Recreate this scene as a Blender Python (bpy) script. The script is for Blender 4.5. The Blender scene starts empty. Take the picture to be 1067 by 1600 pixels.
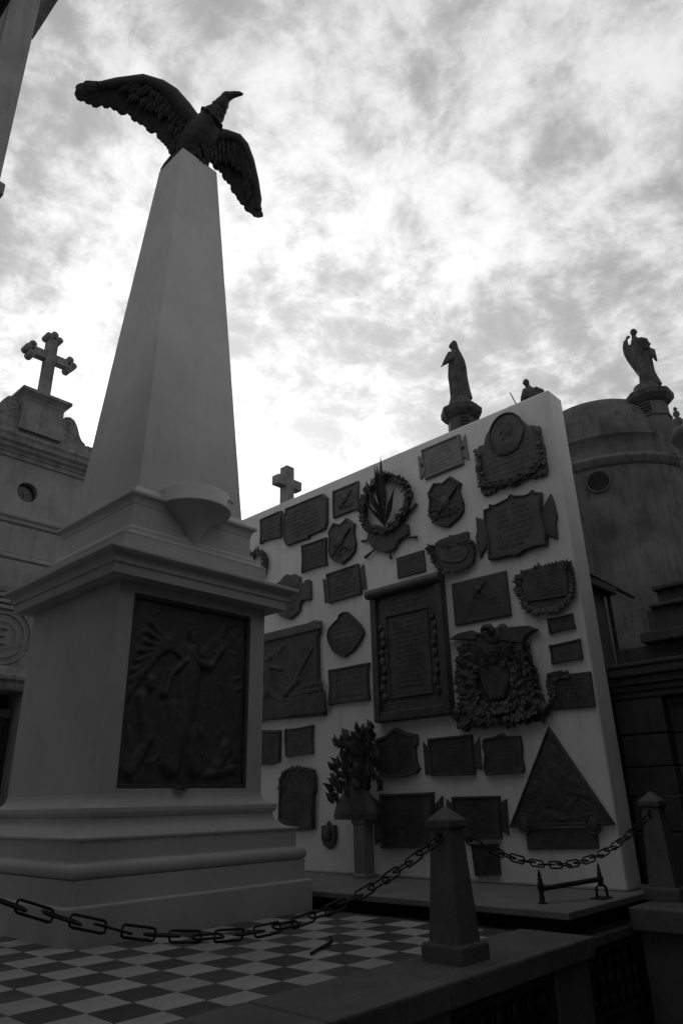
import bpy, bmesh, math, random
from mathutils import Vector, Matrix
random.seed(7)
R = math.radians
scene = bpy.context.scene
col = scene.collection

# ---------------------------------------------------------------- camera, sky, sun, exposure
cam_d = bpy.data.cameras.new('camera'); cam = bpy.data.objects.new('camera', cam_d); col.objects.link(cam)
cam_d.sensor_fit = 'VERTICAL'; cam_d.sensor_height = 36.0; cam_d.lens = 36.0 * 1090.2 / 1600
cam_d.clip_end = 2000; cam_d.clip_start = 0.05
YAW, PITCH, ROLL = R(42.79), R(22.668), R(-1.36)
F = Vector((math.cos(YAW)*math.cos(PITCH), math.sin(YAW)*math.cos(PITCH), math.sin(PITCH)))
r0 = Vector((math.sin(YAW), -math.cos(YAW), 0)); u0 = r0.cross(F)
rr = r0*math.cos(ROLL) + u0*math.sin(ROLL); uu = -r0*math.sin(ROLL) + u0*math.cos(ROLL)
M = Matrix((rr, uu, -F)).transposed().to_4x4(); M.translation = Vector((0, 0, 0.8))
cam.matrix_world = M
scene.camera = cam

SUN_AZ, SUN_EL = R(52.0), R(24)
world = bpy.data.worlds.new('World'); scene.world = world; world.use_nodes = True
nt = world.node_tree; N = nt.nodes; L = nt.links; N.clear()
def node(t, **k):
    n = N.new(t)
    for a, v in k.items(): setattr(n, a, v)
    return n
def math_(op, a, b=None, c=None, clamp=False):
    n = node('ShaderNodeMath', operation=op); n.use_clamp = clamp
    for i, v in enumerate((a, b, c)):
        if v is None: continue
        if isinstance(v, (int, float)): n.inputs[i].default_value = v
        else: L.new(v, n.inputs[i])
    return n.outputs[0]
out = node('ShaderNodeOutputWorld'); bg = node('ShaderNodeBackground'); bg.inputs['Strength'].default_value = 0.1
L.new(bg.outputs[0], out.inputs[0])
sky = node('ShaderNodeTexSky'); sky.sky_type = 'NISHITA'; sky.sun_disc = False
sky.sun_elevation = SUN_EL; sky.sun_rotation = math.pi/2 - SUN_AZ
bw = node('ShaderNodeRGBToBW'); L.new(sky.outputs[0], bw.inputs[0])
tc = node('ShaderNodeTexCoord'); sep = node('ShaderNodeSeparateXYZ'); L.new(tc.outputs['Generated'], sep.inputs[0])
zz = math_('ADD', math_('MAXIMUM', sep.outputs[2], 0.0), 0.22)
cx = math_('DIVIDE', sep.outputs[0], zz); cy = math_('DIVIDE', sep.outputs[1], zz)
comb = node('ShaderNodeCombineXYZ'); L.new(cx, comb.inputs[0]); L.new(cy, comb.inputs[1])
def noise(scale, detail, rough, dist, off):
    mp = node('ShaderNodeMapping'); L.new(comb.outputs[0], mp.inputs[0]); mp.inputs['Location'].default_value = off
    n = node('ShaderNodeTexNoise'); L.new(mp.outputs[0], n.inputs['Vector'])
    n.inputs['Scale'].default_value = scale; n.inputs['Detail'].default_value = detail
    n.inputs['Roughness'].default_value = rough; n.inputs['Distortion'].default_value = dist
    return n.outputs['Fac']
def ramp(v, a, b, lo, hi):
    n = node('ShaderNodeMapRange'); n.interpolation_type = 'SMOOTHSTEP'
    L.new(v, n.inputs[0]); n.inputs[1].default_value = a; n.inputs[2].default_value = b
    n.inputs[3].default_value = lo; n.inputs[4].default_value = hi
    return n.outputs[0]
big = noise(1.3, 4, 0.5, 0.5, (3.1, 1.7, 0)); fine = noise(4.2, 10, 0.66, 0.35, (0.4, 5.2, 0))
wisp = noise(20.0, 8, 0.6, 0.5, (7.4, 2.2, 0)); puff = noise(11.0, 8, 0.62, 0.3, (1.3, 8.8, 0))
mixn = math_('ADD', math_('ADD', math_('MULTIPLY', big, 0.24), math_('MULTIPLY', fine, 0.36)), math_('ADD', math_('MULTIPLY', wisp, 0.11), math_('MULTIPLY', puff, 0.29)))
cl = ramp(mixn, 0.385, 0.63, 0.0, 1.0)
dotn = node('ShaderNodeVectorMath', operation='DOT_PRODUCT'); L.new(tc.outputs['Generated'], dotn.inputs[0])
dotn.inputs[1].default_value = (math.cos(SUN_AZ)*math.cos(SUN_EL), math.sin(SUN_AZ)*math.cos(SUN_EL), math.sin(SUN_EL))
d01 = math_('ADD', math_('MULTIPLY', dotn.outputs['Value'], 0.5), 0.5, clamp=True)
glow_w = math_('POWER', d01, 3.0); glow_n = math_('POWER', d01, 26.0)
# thin cloud veil: brighter towards the hidden sun, clear gaps show the (grey) Nishita sky
veil = math_('ADD', math_('ADD', math_('MULTIPLY', glow_w, 0.38), math_('MULTIPLY', glow_n, 0.42)), 0.54)
cloud = math_('MULTIPLY', veil, ramp(cl, 0.0, 1.0, 0.40, 1.0))
gap = math_('MULTIPLY', bw.outputs[0], 0.25)
fin = math_('ADD', math_('MULTIPLY', cloud, 10.0), gap)
L.new(fin, bg.inputs['Color'])

sun_d = bpy.data.lights.new('sun', 'SUN'); sun_d.energy = 0.8; sun_d.angle = R(10); sun_d.color = (1, 1, 1)
sun = bpy.data.objects.new('sun', sun_d); col.objects.link(sun)
sd = Vector((math.cos(SUN_AZ)*math.cos(SUN_EL), math.sin(SUN_AZ)*math.cos(SUN_EL), math.sin(SUN_EL)))
sun.rotation_euler = sd.to_track_quat('Z', 'Y').to_euler(); sun.location = sd*60
scene.view_settings.view_transform = 'Standard'; scene.view_settings.look = 'None'
scene.view_settings.exposure = 0.0; scene.view_settings.gamma = 1.0; scene.view_settings.use_curve_mapping = False

# ---------------------------------------------------------------- materials (all neutral: the photograph is black and white)
def material(name, v, rough=0.8, metal=0.0, var=0.25, scale=3.0, bump=0.15, bscale=40.0, streak=0.0, grain=0.0, rnd=0.0, spec=0.3, dark=None):
    m = bpy.data.materials.new(name); m.use_nodes = True; t = m.node_tree; n = t.nodes; l = t.links
    b = n['Principled BSDF']; b.inputs['Roughness'].default_value = rough; b.inputs['Metallic'].default_value = metal
    b.inputs['Specular IOR Level'].default_value = spec
    c = n.new('ShaderNodeTexCoord')
    def nz(s, d, r, vec=None):
        x = n.new('ShaderNodeTexNoise'); l.new(vec or c.outputs['Object'], x.inputs['Vector'])
        x.inputs['Scale'].default_value = s; x.inputs['Detail'].default_value = d; x.inputs['Roughness'].default_value = r
        return x.outputs['Fac']
    def mr(i, a, b_, lo, hi):
        x = n.new('ShaderNodeMapRange'); l.new(i, x.inputs[0])
        for k, q in enumerate((a, b_, lo, hi)): x.inputs[k+1].default_value = q
        return x.outputs[0]
    def mul(a, b_):
        x = n.new('ShaderNodeMath'); x.operation = 'MULTIPLY'
        for k, q in enumerate((a, b_)):
            if isinstance(q, float): x.inputs[k].default_value = q
            else: l.new(q, x.inputs[k])
        return x.outputs[0]
    val = mr(nz(scale, 8, 0.62), 0.3, 0.7, v*(1-var), v*(1+var*0.6))
    if streak:
        mp = n.new('ShaderNodeMapping'); l.new(c.outputs['Object'], mp.inputs[0]); mp.inputs['Scale'].default_value = (5, 5, 0.45)
        s = mr(nz(2.2, 7, 0.65, mp.outputs[0]), 0.5, 0.72, 1.0, 1.0-streak)
        val = mul(val, s)
    if grain:
        val = mul(val, mr(nz(60, 4, 0.7), 0.35, 0.65, 1-grain, 1+grain))
    if dark:      # sparse stains: (scale, threshold, amount)
        val = mul(val, mr(nz(dark[0], 9, 0.7), dark[1], dark[1]+0.08, 1.0, 1-dark[2]))
    if rnd:
        o = n.new('ShaderNodeObjectInfo'); val = mul(val, mr(o.outputs['Random'], 0, 1, 1-rnd, 1+rnd))
    cc = n.new('ShaderNodeCombineColor')
    for i in range(3): l.new(val, cc.inputs[i])
    l.new(cc.outputs[0], b.inputs['Base Color'])
    if bump:
        bp = n.new('ShaderNodeBump'); bp.inputs['Strength'].default_value = bump; bp.inputs['Distance'].default_value = 0.02
        l.new(nz(bscale, 8, 0.65), bp.inputs['Height']); l.new(bp.outputs[0], b.inputs['Normal'])
    return m
MT = dict(
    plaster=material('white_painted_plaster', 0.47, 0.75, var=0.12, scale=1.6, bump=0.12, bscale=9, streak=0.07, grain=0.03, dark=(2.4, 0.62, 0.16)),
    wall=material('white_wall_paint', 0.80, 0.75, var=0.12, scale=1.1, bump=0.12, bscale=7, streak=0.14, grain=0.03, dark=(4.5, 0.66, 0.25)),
    slab=material('worn_white_marble', 0.20, 0.6, var=0.22, scale=3, bump=0.08, bscale=20, grain=0.05, dark=(5, 0.62, 0.3)),
    stone=material('grey_kerb_stone', 0.12, 0.8, var=0.28, scale=3.5, bump=0.25, bscale=40, grain=0.12, dark=(4, 0.6, 0.35)),
    facade=material('aged_cream_stucco', 0.30, 0.85, var=0.2, scale=2.0, bump=0.15, bscale=18, streak=0.28, grain=0.06),
    carved=material('weathered_carved_stone', 0.25, 0.9, var=0.35, scale=5, bump=0.3, bscale=25, streak=0.4, grain=0.1),
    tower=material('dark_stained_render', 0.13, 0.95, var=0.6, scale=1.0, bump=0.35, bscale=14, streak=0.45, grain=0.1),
    statue=material('blackened_statue_stone', 0.085, 0.9, var=0.6, scale=5, bump=0.3, bscale=25, streak=0.3),
    tomb=material('dull_grey_stone', 0.10, 0.9, var=0.3, scale=2.5, bump=0.25, bscale=25, streak=0.3, grain=0.1),
    bronze=material('aged_bronze', 0.10, 0.55, metal=0.25, var=0.35, scale=7, bump=0.35, bscale=45, rnd=0.22, grain=0.06),
    bronze_pale=material('pale_metal_plaque', 0.24, 0.6, metal=0.2, var=0.2, scale=7, bump=0.2, bscale=45),
    bronze_dark=material('dark_bronze', 0.085, 0.55, metal=0.25, var=0.4, scale=8, bump=0.4, bscale=35),
    eagle=material('black_patinated_bronze', 0.04, 0.6, metal=0.2, var=0.4, scale=9, bump=0.4, bscale=40),
    iron=material('rusty_black_iron', 0.032, 0.6, metal=0.4, var=0.4, scale=14, bump=0.3, bscale=80),
    grille=material('black_cast_iron', 0.035, 0.7, metal=0.2, var=0.4, scale=10, bump=0.3, bscale=60),
    tile_light=material('white_marble_tile', 0.40, 0.35, var=0.22, scale=5, bump=0.05, bscale=30, rnd=0.12, grain=0.06, dark=(8, 0.60, 0.3)),
    tile_dark=material('dark_slate_tile', 0.075, 0.4, var=0.35, scale=6, bump=0.05, bscale=30, rnd=0.2, grain=0.05),
    grout=material('grey_grout', 0.1, 0.9, var=0.2, scale=10),
    path=material('grey_paving', 0.07, 0.9, var=0.35, scale=4, bump=0.3, bscale=40),
    earth=material('dull_earth', 0.09, 0.95, var=0.35, scale=0.8, bump=0.3, bscale=10),
    glass=material('dark_window_glass', 0.03, 0.12, var=0.3, scale=4, bump=0.0, spec=0.6),
    recess=material('dark_opening', 0.02, 0.9, var=0.3, scale=4),
)

# ---------------------------------------------------------------- mesh helpers
def wmat(o):
    return wmat(o.parent) @ o.matrix_parent_inverse @ o.matrix_basis if o.parent else o.matrix_basis.copy()
class MB:
    def __init__(s): s.v = []; s.f = []; s.sm = []
    def add(s, vs, fs, smooth=False):
        o = len(s.v); s.v += [tuple(p) for p in vs]
        for f in fs: s.f.append(tuple(i+o for i in f)); s.sm.append(smooth)
        return s
    def box(s, x0, x1, y0, y1, z0, z1):
        vs = [(x, y, z) for x in (x0, x1) for y in (y0, y1) for z in (z0, z1)]
        return s.add(vs, [(0,1,3,2), (4,6,7,5), (0,4,5,1), (2,3,7,6), (0,2,6,4), (1,5,7,3)])
    def rings(s, rings, closed=True, caps=True, smooth=False):
        n = len(rings[0]); vs = [p for r in rings for p in r]; fs = []
        for i in range(len(rings)-1):
            for j in range(n if closed else n-1):
                k = (j+1) % n
                fs.append((i*n+j, i*n+k, (i+1)*n+k, (i+1)*n+j))
        s.add(vs, fs, smooth)
        if caps and closed:
            s.add(rings[0], [tuple(range(n))[::-1]]); s.add(rings[-1], [tuple(range(n))])
        return s
    def sq(s, cx, cy, prof, w=1.0):      # square mitred profile [(half width, z)]
        return s.rings([[(cx-e*w, cy-e, z), (cx+e*w, cy-e, z), (cx+e*w, cy+e, z), (cx-e*w, cy+e, z)] for e, z in prof])
    def lathe(s, cx, cy, prof, seg=32, smooth=True, a0=0.0, a1=2*math.pi, rot=0.0):
        full = abs(a1-a0-2*math.pi) < 1e-6; m = seg if full else seg+1
        rs = [[(cx+r*math.cos(a0+rot+(a1-a0)*k/seg), cy+r*math.sin(a0+rot+(a1-a0)*k/seg), z) for k in range(m)] for r, z in prof]
        return s.rings(rs, closed=full, caps=full, smooth=smooth)
    def tube(s, pts, rad, seg=6, smooth=True, closed=False):
        pts = [Vector(p) for p in pts]; n = len(pts); rs = []
        for i, p in enumerate(pts):
            a = pts[(i-1) % n] if (closed or i > 0) else p; b = pts[(i+1) % n] if (closed or i < n-1) else p
            t = (b-a).normalized(); up = Vector((0, 0, 1)) if abs(t.z) < 0.9 else Vector((1, 0, 0))
            x = t.cross(up).normalized(); y = x.cross(t)
            q = rad[i] if isinstance(rad, (list, tuple)) else rad
            rs.append([tuple(p + x*q*math.cos(2*math.pi*k/seg) + y*q*math.sin(2*math.pi*k/seg)) for k in range(seg)])
        if closed: rs.append(rs[0])
        return s.rings(rs, caps=not closed, smooth=smooth)
    def prism_x(s, poly, x0, x1, bev=0.0):         # polygon in (y, z), from x0 (front, lower X) to x1
        n = len(poly); cy = sum(p[0] for p in poly)/n; cz = sum(p[1] for p in poly)/n
        if bev:
            inn = [(y+(cy-y)*bev, z+(cz-z)*bev) for y, z in poly]
            fr = [(x0, y, z) for y, z in inn]; mid = [(x0+bev*0.12, y, z) for y, z in poly]
        else: fr = [(x0, y, z) for y, z in poly]; mid = None
        bk = [(x1, y, z) for y, z in poly]
        rs = [fr] + ([mid] if mid else []) + [bk]
        return s.rings(rs)
    def prism_y(s, poly, y0, y1):
        return s.rings([[(x, y0, z) for x, z in poly], [(x, y1, z) for x, z in poly]])
    def leaf(s, p, d, nrm, ln, wd):
        p = Vector(p); d = Vector(d).normalized(); nrm = Vector(nrm).normalized(); x = d.cross(nrm).normalized()
        tip = p + d*ln + nrm*ln*0.12; mid = p + d*ln*0.5 + nrm*ln*0.16
        a = p + d*ln*0.45 + x*wd*0.5; b = p + d*ln*0.45 - x*wd*0.5
        return s.add([p, a, tip, b, mid], [(0, 1, 4), (1, 2, 4), (2, 3, 4), (3, 0, 4)])
    def blob(s, c, rx, ry, rz, seg=10, rg=7):
        c = Vector(c)
        rs = []
        for i in range(rg+1):
            t = math.pi*i/rg; q = max(math.sin(t), 0.02)
            rs.append([(c.x+rx*q*math.cos(2*math.pi*k/seg), c.y+ry*q*math.sin(2*math.pi*k/seg), c.z-rz*math.cos(t)) for k in range(seg)])
        return s.rings(rs, smooth=True)
    def mesh(s, name, m):
        me = bpy.data.meshes.new(name); me.from_pydata(s.v, [], s.f); me.materials.append(MT[m])
        me.polygons.foreach_set('use_smooth', s.sm)
        bm = bmesh.new(); bm.from_mesh(me); bmesh.ops.recalc_face_normals(bm, faces=bm.faces[:]); bm.to_mesh(me); bm.free()
        me.update(); return me
    def build(s, name, m, parent=None, bevel=0.0, kind=None, remesh=0.0):
        o = bpy.data.objects.new(name, s.mesh(name, m)); col.objects.link(o)
        if parent is not None:
            o.parent = parent; o.matrix_parent_inverse = wmat(parent).inverted()
        if remesh:
            md = o.modifiers.new('union', 'REMESH'); md.mode = 'VOXEL'; md.voxel_size = remesh; md.use_smooth_shade = True
            md = o.modifiers.new('soften', 'SMOOTH'); md.factor = 0.5; md.iterations = 2
        if bevel:
            md = o.modifiers.new('bevel', 'BEVEL'); md.width = bevel; md.segments = 2; md.limit_method = 'ANGLE'; md.angle_limit = R(25)
        if kind: o['kind'] = kind
        return o
def tag(o, label, cat, group=None):
    o['label'] = label; o['category'] = cat
    if group: o['group'] = group
    return o
def thing(name, label, cat, loc=(0, 0, 0), group=None):
    o = bpy.data.objects.new(name, None); col.objects.link(o); o.location = loc; o.empty_display_size = 0.2
    return tag(o, label, cat, group)
def copy_tree(o, parent=None):
    kids = [c for c in bpy.data.objects if c.parent == o]
    c = o.copy(); col.objects.link(c)
    if parent is not None: c.parent = parent
    for k in kids: copy_tree(k, c)
    return c
def inside(poly, y, z):
    r = False; n = len(poly)
    for i in range(n):
        a = poly[i]; b = poly[i-1]
        if (a[1] > z) != (b[1] > z) and y < (b[0]-a[0])*(z-a[1])/(b[1]-a[1])+a[0]: r = not r
    return r

# ---------------------------------------------------------------- the setting: ground, paths, tiled platform, kerbs
def structure(o): o['kind'] = 'structure'; return o
structure(MB().add([(-900, -900, -0.80), (900, -900, -0.80), (900, 900, -0.80), (-900, 900, -0.80)], [(0, 1, 2, 3)]).build('ground', 'earth'))
pth = structure(MB().box(-7, 16, -3.2, 2.36, -0.798, -0.77).build('path', 'path'))
fl = structure(MB().box(0.1, 6.6, 2.70, 9.6, -0.79, -0.022).build('tiled_floor', 'grout'))
TW, TH = 0.228, 0.232
def tile_mesh(w, h, m):
    b = MB(); e = 0.0022; z0 = -0.0215
    x0, x1, y0, y1 = -w/2+e, w/2-e, -h/2+e, h/2-e; c = 0.003
    b.rings([[(x0, y0, z0), (x1, y0, z0), (x1, y1, z0), (x0, y1, z0)], [(x0, y0, -c), (x1, y0, -c), (x1, y1, -c), (x0, y1, -c)],
             [(x0+c, y0+c, 0), (x1-c, y0+c, 0), (x1-c, y1-c, 0), (x0+c, y1-c, 0)]])
    return b.mesh('tile', m)
TM = (tile_mesh(TW, TH, 'tile_dark'), tile_mesh(TW, TH, 'tile_light'))
rest = (MB(), MB())
for i in range(-8, 12):
    for j in range(-3, 26):
        x, y = 2.062-TW/2+TW*i, 3.479+TH/2+TH*j; k = (i+j) & 1
        if y < 2.74 or x < 0.2 or (y > 4.7 and x > 2.45 and y < 6.95) or x > 4.72: continue
        if y < 4.9 and x > 0.9:
            o = bpy.data.objects.new('tile', TM[k]); col.objects.link(o); o.parent = fl
            o.location = (x, y, random.uniform(-0.0012, 0.0012)); o.rotation_euler = (random.uniform(-.002, .002), random.uniform(-.002, .002), random.uniform(-.004, .004))
        else:
            rest[k].box(x-TW/2+.002, x+TW/2-.002, y-TH/2+.002, y+TH/2-.002, -0.0215, 0)
for k, nm in enumerate(('tile_dark', 'tile_light')): rest[k].build('far_tiles', nm, fl, kind='stuff')
kb = structure(MB().box(0.0, 4.66, 2.38, 2.74, -0.79, -0.11).build('kerb', 'stone'))
xs = [0.0, 1.02, 2.36, 3.18, 4.16, 4.70]
for a, b in zip(xs, xs[1:]):
    MB().box(a+.002, b-.002, 2.31, 2.825, -0.105, 0.010+random.uniform(-.002, .002)).build('kerb_stone', 'stone', kb, bevel=0.012)
# piers and cast iron vents below the kerb
for a, b in ((-0.0, 0.45), (1.5, 1.95), (3.0, 3.2), (4.22, 4.64)):
    MB().box(a, b, 2.335, 2.42, -0.79, -0.108).build('pier', 'stone', kb, bevel=0.01)
def vent(x0, x1, y, z0, z1, label):
    t = thing('vent_grille', label, 'grille', ((x0+x1)/2, y, z0), 'cast iron vents below the kerb')
    MB().box(x0, x1, y+0.03, y+0.05, z0, z1).build('backing', 'recess', t)
    f = MB(); w = .03
    f.box(x0, x1, y, y+.03, z1-w, z1).box(x0, x1, y, y+.03, z0, z0+w).box(x0, x0+w, y, y+.03, z0+w, z1-w).box(x1-w, x1, y, y+.03, z0+w, z1-w)
    f.build('frame', 'grille', t)
    n = max(2, int((x1-x0)/.14)); s = (x1-x0-2*w)/n; h = (z1-z0-2*w)/3
    for i in range(n):
        g = MB()
        for j in range(3):
            cx, cz = x0+w+s*(i+.5), z0+w+h*(j+.5)
            g.tube([(cx, y+.015, cz-h*.48), (cx-s*.46, y+.015, cz), (cx, y+.015, cz+h*.48), (cx+s*.46, y+.015, cz)], .011, 5, closed=True)
            g.blob((cx, y+.012, cz), .028, .012, .04, 8, 5)
        g.build('scrollwork', 'grille', t)
    return t
vent(3.22, 4.20, 2.345, -0.62, -0.125, 'long cast iron vent below the kerb, left of the corner pier')
vent(1.97, 2.98, 2.345, -0.62, -0.125, 'cast iron vent under the kerb at the bottom edge of the photo')
vent(4.86, 5.86, 2.47, -0.52, -0.13, 'deep dark vent grille under the corner of the white slab')
base2 = structure(MB().box(4.66, 6.9, 2.53, 2.72, -0.79, -0.03).build('slab_footing', 'tomb'))
MB().box(4.80, 5.92, 2.46, 2.56, -0.115, -0.055).build('ledge', 'stone', base2, bevel=.006)
# low kerb of the neighbouring plot
nk = structure(MB().box(5.62, 8.6, 1.9, 2.40, -0.79, -0.08).build('neighbour_kerb', 'tomb'))
MB().box(5.56, 7.0, 1.86, 2.44, -0.078, 0.07).build('kerb_stone', 'stone', nk, bevel=.012)
MB().box(7.005, 8.6, 1.86, 2.44, -0.078, 0.066).build('kerb_stone', 'stone', nk, bevel=.012)

# ---------------------------------------------------------------- the monument
CX, CY = 3.572, 5.858
mon = thing('obelisk_monument', 'tall white plastered obelisk on a square moulded pedestal with a dark relief panel', 'monument', (CX, CY, 0))
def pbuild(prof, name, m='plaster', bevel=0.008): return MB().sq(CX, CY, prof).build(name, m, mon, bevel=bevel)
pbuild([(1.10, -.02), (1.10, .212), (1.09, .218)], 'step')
pbuild([(1.055, .2185), (1.055, .368)], 'plinth')
def arc(e0, z0, e1, z1, n, kind):   # quarter curves between two profile points
    o = []
    for i in range(n+1):
        t = i/n*math.pi/2
        if kind == 'out': o.append((e1+(e0-e1)*math.cos(t), z0+(z1-z0)*math.sin(t)))
        else: o.append((e0+(e1-e0)*math.sin(t), z1+(z0-z1)*math.cos(t)))
    return o
tor = [(1.032+.032*math.cos(t), .415+.045*math.sin(t)) for t in [math.pi*(-.5+k/10) for k in range(11)]]
pbuild([(1.03, .3685)]+tor+[(1.006, .462), (1.0, .475), (1.0, .600), (1.013, .606), (1.013, .622)] +
       [(1.013-.155*math.sin(k/8*math.pi/2), .622+.105*(1-math.cos(k/8*math.pi/2))) for k in range(1, 9)] +
       [(.852, .745), (.868, .752), (.882, .778), (.882, .808), (.876, .815)] +
       [(.876-.094*math.sin(k/6*math.pi/2), .815+.085*(1-math.cos(k/6*math.pi/2))) for k in range(1, 7)] + [(.780, .905)], 'base_moulding', bevel=.003)
# dado with an opening for the relief on its right face
D = .779
x0, x1, z0, z1 = 2.935, 4.185, .94, 2.462
d = MB(); ya = CY-D
d.box(CX-D, CX+D, ya+.05, CY+D, .9055, 2.549)
d.box(CX-D, x0, ya, ya+.05, .9055, 2.549).box(x1, CX+D, ya, ya+.05, .9055, 2.549)
d.box(x0, x1, ya, ya+.05, .9055, z0).box(x0, x1, ya, ya+.05, z1, 2.549)
d.build('dado', 'plaster', mon)
# bronze relief: a height field of figures, wings, drapery and foliage
def relief_panel():
    NX, NZ = 84, 102; rnd = random.Random(3)
    caps = []     # (x0,z0,x1,z1,r,h) in panel units
    def c(*a): caps.append(a)
    c(.47, .30, .50, .62, .085, .055); c(.50, .62, .50, .74, .07, .05); c(.50, .80, .50, .83, .045, .055)     # standing figure
    c(.46, .68, .34, .60, .03, .05); c(.34, .60, .30, .48, .026, .05); c(.54, .68, .66, .66, .03, .05); c(.66, .66, .76, .78, .026, .05)
    c(.44, .30, .40, .10, .06, .05); c(.54, .30, .58, .10, .055, .045); c(.40, .42, .36, .12, .045, .035)
    for k in range(9): c(.40-.01*k, .70+.012*k, .16-.02*k, .86-.055*k, .022, .03)        # wing at the left
    for k in range(6): c(.58, .72, .80-.02*k, .92-.05*k, .018, .022)
    c(.14, .45, .20, .25, .05, .035); c(.20, .52, .20, .54, .035, .04); c(.22, .25, .10, .08, .04, .035); c(.78, .12, .84, .22, .05, .03); c(.70, .07, .90, .10, .03, .03)
    for k in range(60):
        a = rnd.random()*6.3; x, z = rnd.uniform(.03, .97), rnd.choice((rnd.uniform(.02, .3), rnd.uniform(.55, .98)))
        if .3 < x < .7 and z > .3: continue
        c(x, z, x+.045*math.cos(a), z+.045*math.sin(a), .012, .014)
    b = MB(); vs = []; fs = []
    for j in range(NZ+1):
        for i in range(NX+1):
            x, z = i/NX, j/NZ; h = 0
            for (a0, b0, a1, b1, r, q) in caps:
                dx, dz = a1-a0, b1-b0; t = max(0, min(1, ((x-a0)*dx+(z-b0)*dz)/(dx*dx+dz*dz+1e-9)))
                dd = math.hypot(x-a0-t*dx, (z-b0-t*dz)*1.2)
                if dd < r: h = max(h, q*math.sqrt(1-(dd/r)**2))
            h += .004*math.sin(x*60+3*math.sin(z*17))*math.sin(z*43) if h > .02 else 0
            vs.append((x0+.003+(x1-x0-.006)*x, ya+.046-h*.9, z0+.003+(z1-z0-.006)*z))
    for j in range(NZ):
        for i in range(NX):
            a = j*(NX+1)+i; fs.append((a, a+1, a+NX+2, a+NX+1))
    b.add(vs, fs, True)
    p = b.build('relief_panel', 'bronze_dark', mon); 
    f = MB(); w = .03
    f.box(x0, x1, ya+.012, ya+.05, z0, z0+w).box(x0, x1, ya+.012, ya+.05, z1-w, z1).box(x0, x0+w, ya+.012, ya+.05, z0+w, z1-w).box(x1-w, x1, ya+.012, ya+.05, z0+w, z1-w)
    f.build('frame', 'bronze_dark', p, bevel=.005)
    s = MB()
    for k in range(7): s.leaf((3.42+.03*k, ya-.005, .955), (.6-.2*k, -.25, -.3+.05*k), (0, -1, .2), .07, .03)
    s.build('leaf_spray', 'bronze_dark', p)
relief_panel()
pbuild([(.87, 2.5495), (.925, 2.5495), (.928, 2.628), (.944, 2.634), (.944, 2.648)] + [(.944+.05*(1-math.cos(k/6*math.pi/2)), 2.648+.06*math.sin(k/6*math.pi/2)) for k in range(1, 7)] +
       [(1.008, 2.722), (1.016, 2.73), (1.016, 2.758), (1.0, 2.764), (.79, 2.80)], 'cornice', bevel=.003)
pbuild([(.782, 2.78), (.782, 2.962), (.786, 2.968), (.786, 2.982), (.77, 2.99)] + [(.77-.066*math.sin(k/5*math.pi/2), 2.99+.045*(1-math.cos(k/5*math.pi/2))) for k in range(1, 6)] +
       [(.704, 3.06), (.69, 3.085), (.69, 3.112), (.672, 3.118)], 'upper_step', bevel=.003)
pbuild([(.668, 3.1185), (.666, 3.30), (.672, 3.306)] + [(.672+.036*(1-math.cos(k/5*math.pi/2)), 3.306+.07*math.sin(k/5*math.pi/2)) for k in range(1, 6)] +
       [(.716, 3.384), (.716, 3.408), (.66, 3.425), (.615, 3.50)], 'upper_plinth', bevel=.003)
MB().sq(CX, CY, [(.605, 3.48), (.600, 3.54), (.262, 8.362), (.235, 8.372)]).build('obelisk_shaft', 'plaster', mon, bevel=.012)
bs = MB(); bx, by = 3.545, 5.20
bs.lathe(bx, by, [(.03, 3.00), (.05, 3.05), (.075, 3.12), (.12, 3.20), (.19, 3.28), (.28, 3.345), (.335, 3.375), (.352, 3.385), (.352, 3.40), (.335, 3.408), (.335, 3.545), (.328, 3.552), (.29, 3.552), (.27, 3.49), (.02, 3.45)], 40)
bas = bs.build('basin', 'plaster', mon)
MB().tube([(bx+.21, by-.255, 3.50), (bx+.225, by-.28, 3.50), (bx+.228, by-.285, 3.465)], .018, 8).build('spout', 'plaster', bas)

# ---------------------------------------------------------------- memorial wall on its marble slab
wl = thing('memorial_wall', 'tall white wall covered with bronze plaques beside the obelisk', 'wall', (6.1, 7, 0))
MB().box(5.97, 6.262, 2.60, 13.0, .118, 4.68).build('wall_panel', 'wall', wl, bevel=.02)
sl = structure(MB().box(4.86, 6.6, 2.60, 9.0, -.02, .073).build('slab_support', 'recess'))
sx = [2.475, 3.62, 4.75, 6.1, 7.4, 9.0]
for a, b in zip(sx, sx[1:]):
    MB().box(4.735, 6.55, a+.0012, b-.0012, .0735, .118).build('marble_slab', 'slab', sl, bevel=.006)

# ---------------------------------------------------------------- bollards and chains
def bollard(x, y, label):
    t = thing('bollard', label, 'bollard', (x, y, 0.01), 'white stone bollards carrying the chain')
    MB().sq(x, y, [(.133, .008), (.133, .088), (.125, .096)]).build('base', 'stone', t, bevel=.008)
    MB().sq(x, y, [(.102, .0965), (.100, .11), (.068, .648)]).build('shaft', 'stone', t, bevel=.008)
    MB().sq(x, y, [(.070, .6485), (.084, .664), (.084, .700), (.006, .772)]).build('cap', 'stone', t, bevel=.006)
    rg = MB()
    for s in (-1, 1):
        rg.tube([(x+s*(.075+.022*(1-math.cos(a))), y, .612+.022*math.sin(a)) for a in [k*math.pi/6 for k in range(12)]], .006, 6, closed=True)
    rg.build('chain_ring', 'iron', t)
    return t
B1 = (3.61, 2.58); B2 = (6.09, 2.34); B0 = (.80, 2.58)
bollard(*B1, 'tapered stone bollard with pyramid cap in front of the white slab')
b2 = bollard(*B2, 'stone bollard in the shade at the right end of the plaque wall')
b2.location.z += .065
bollard(*B0, 'stone bollard at the left end of the sagging chain')
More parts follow.
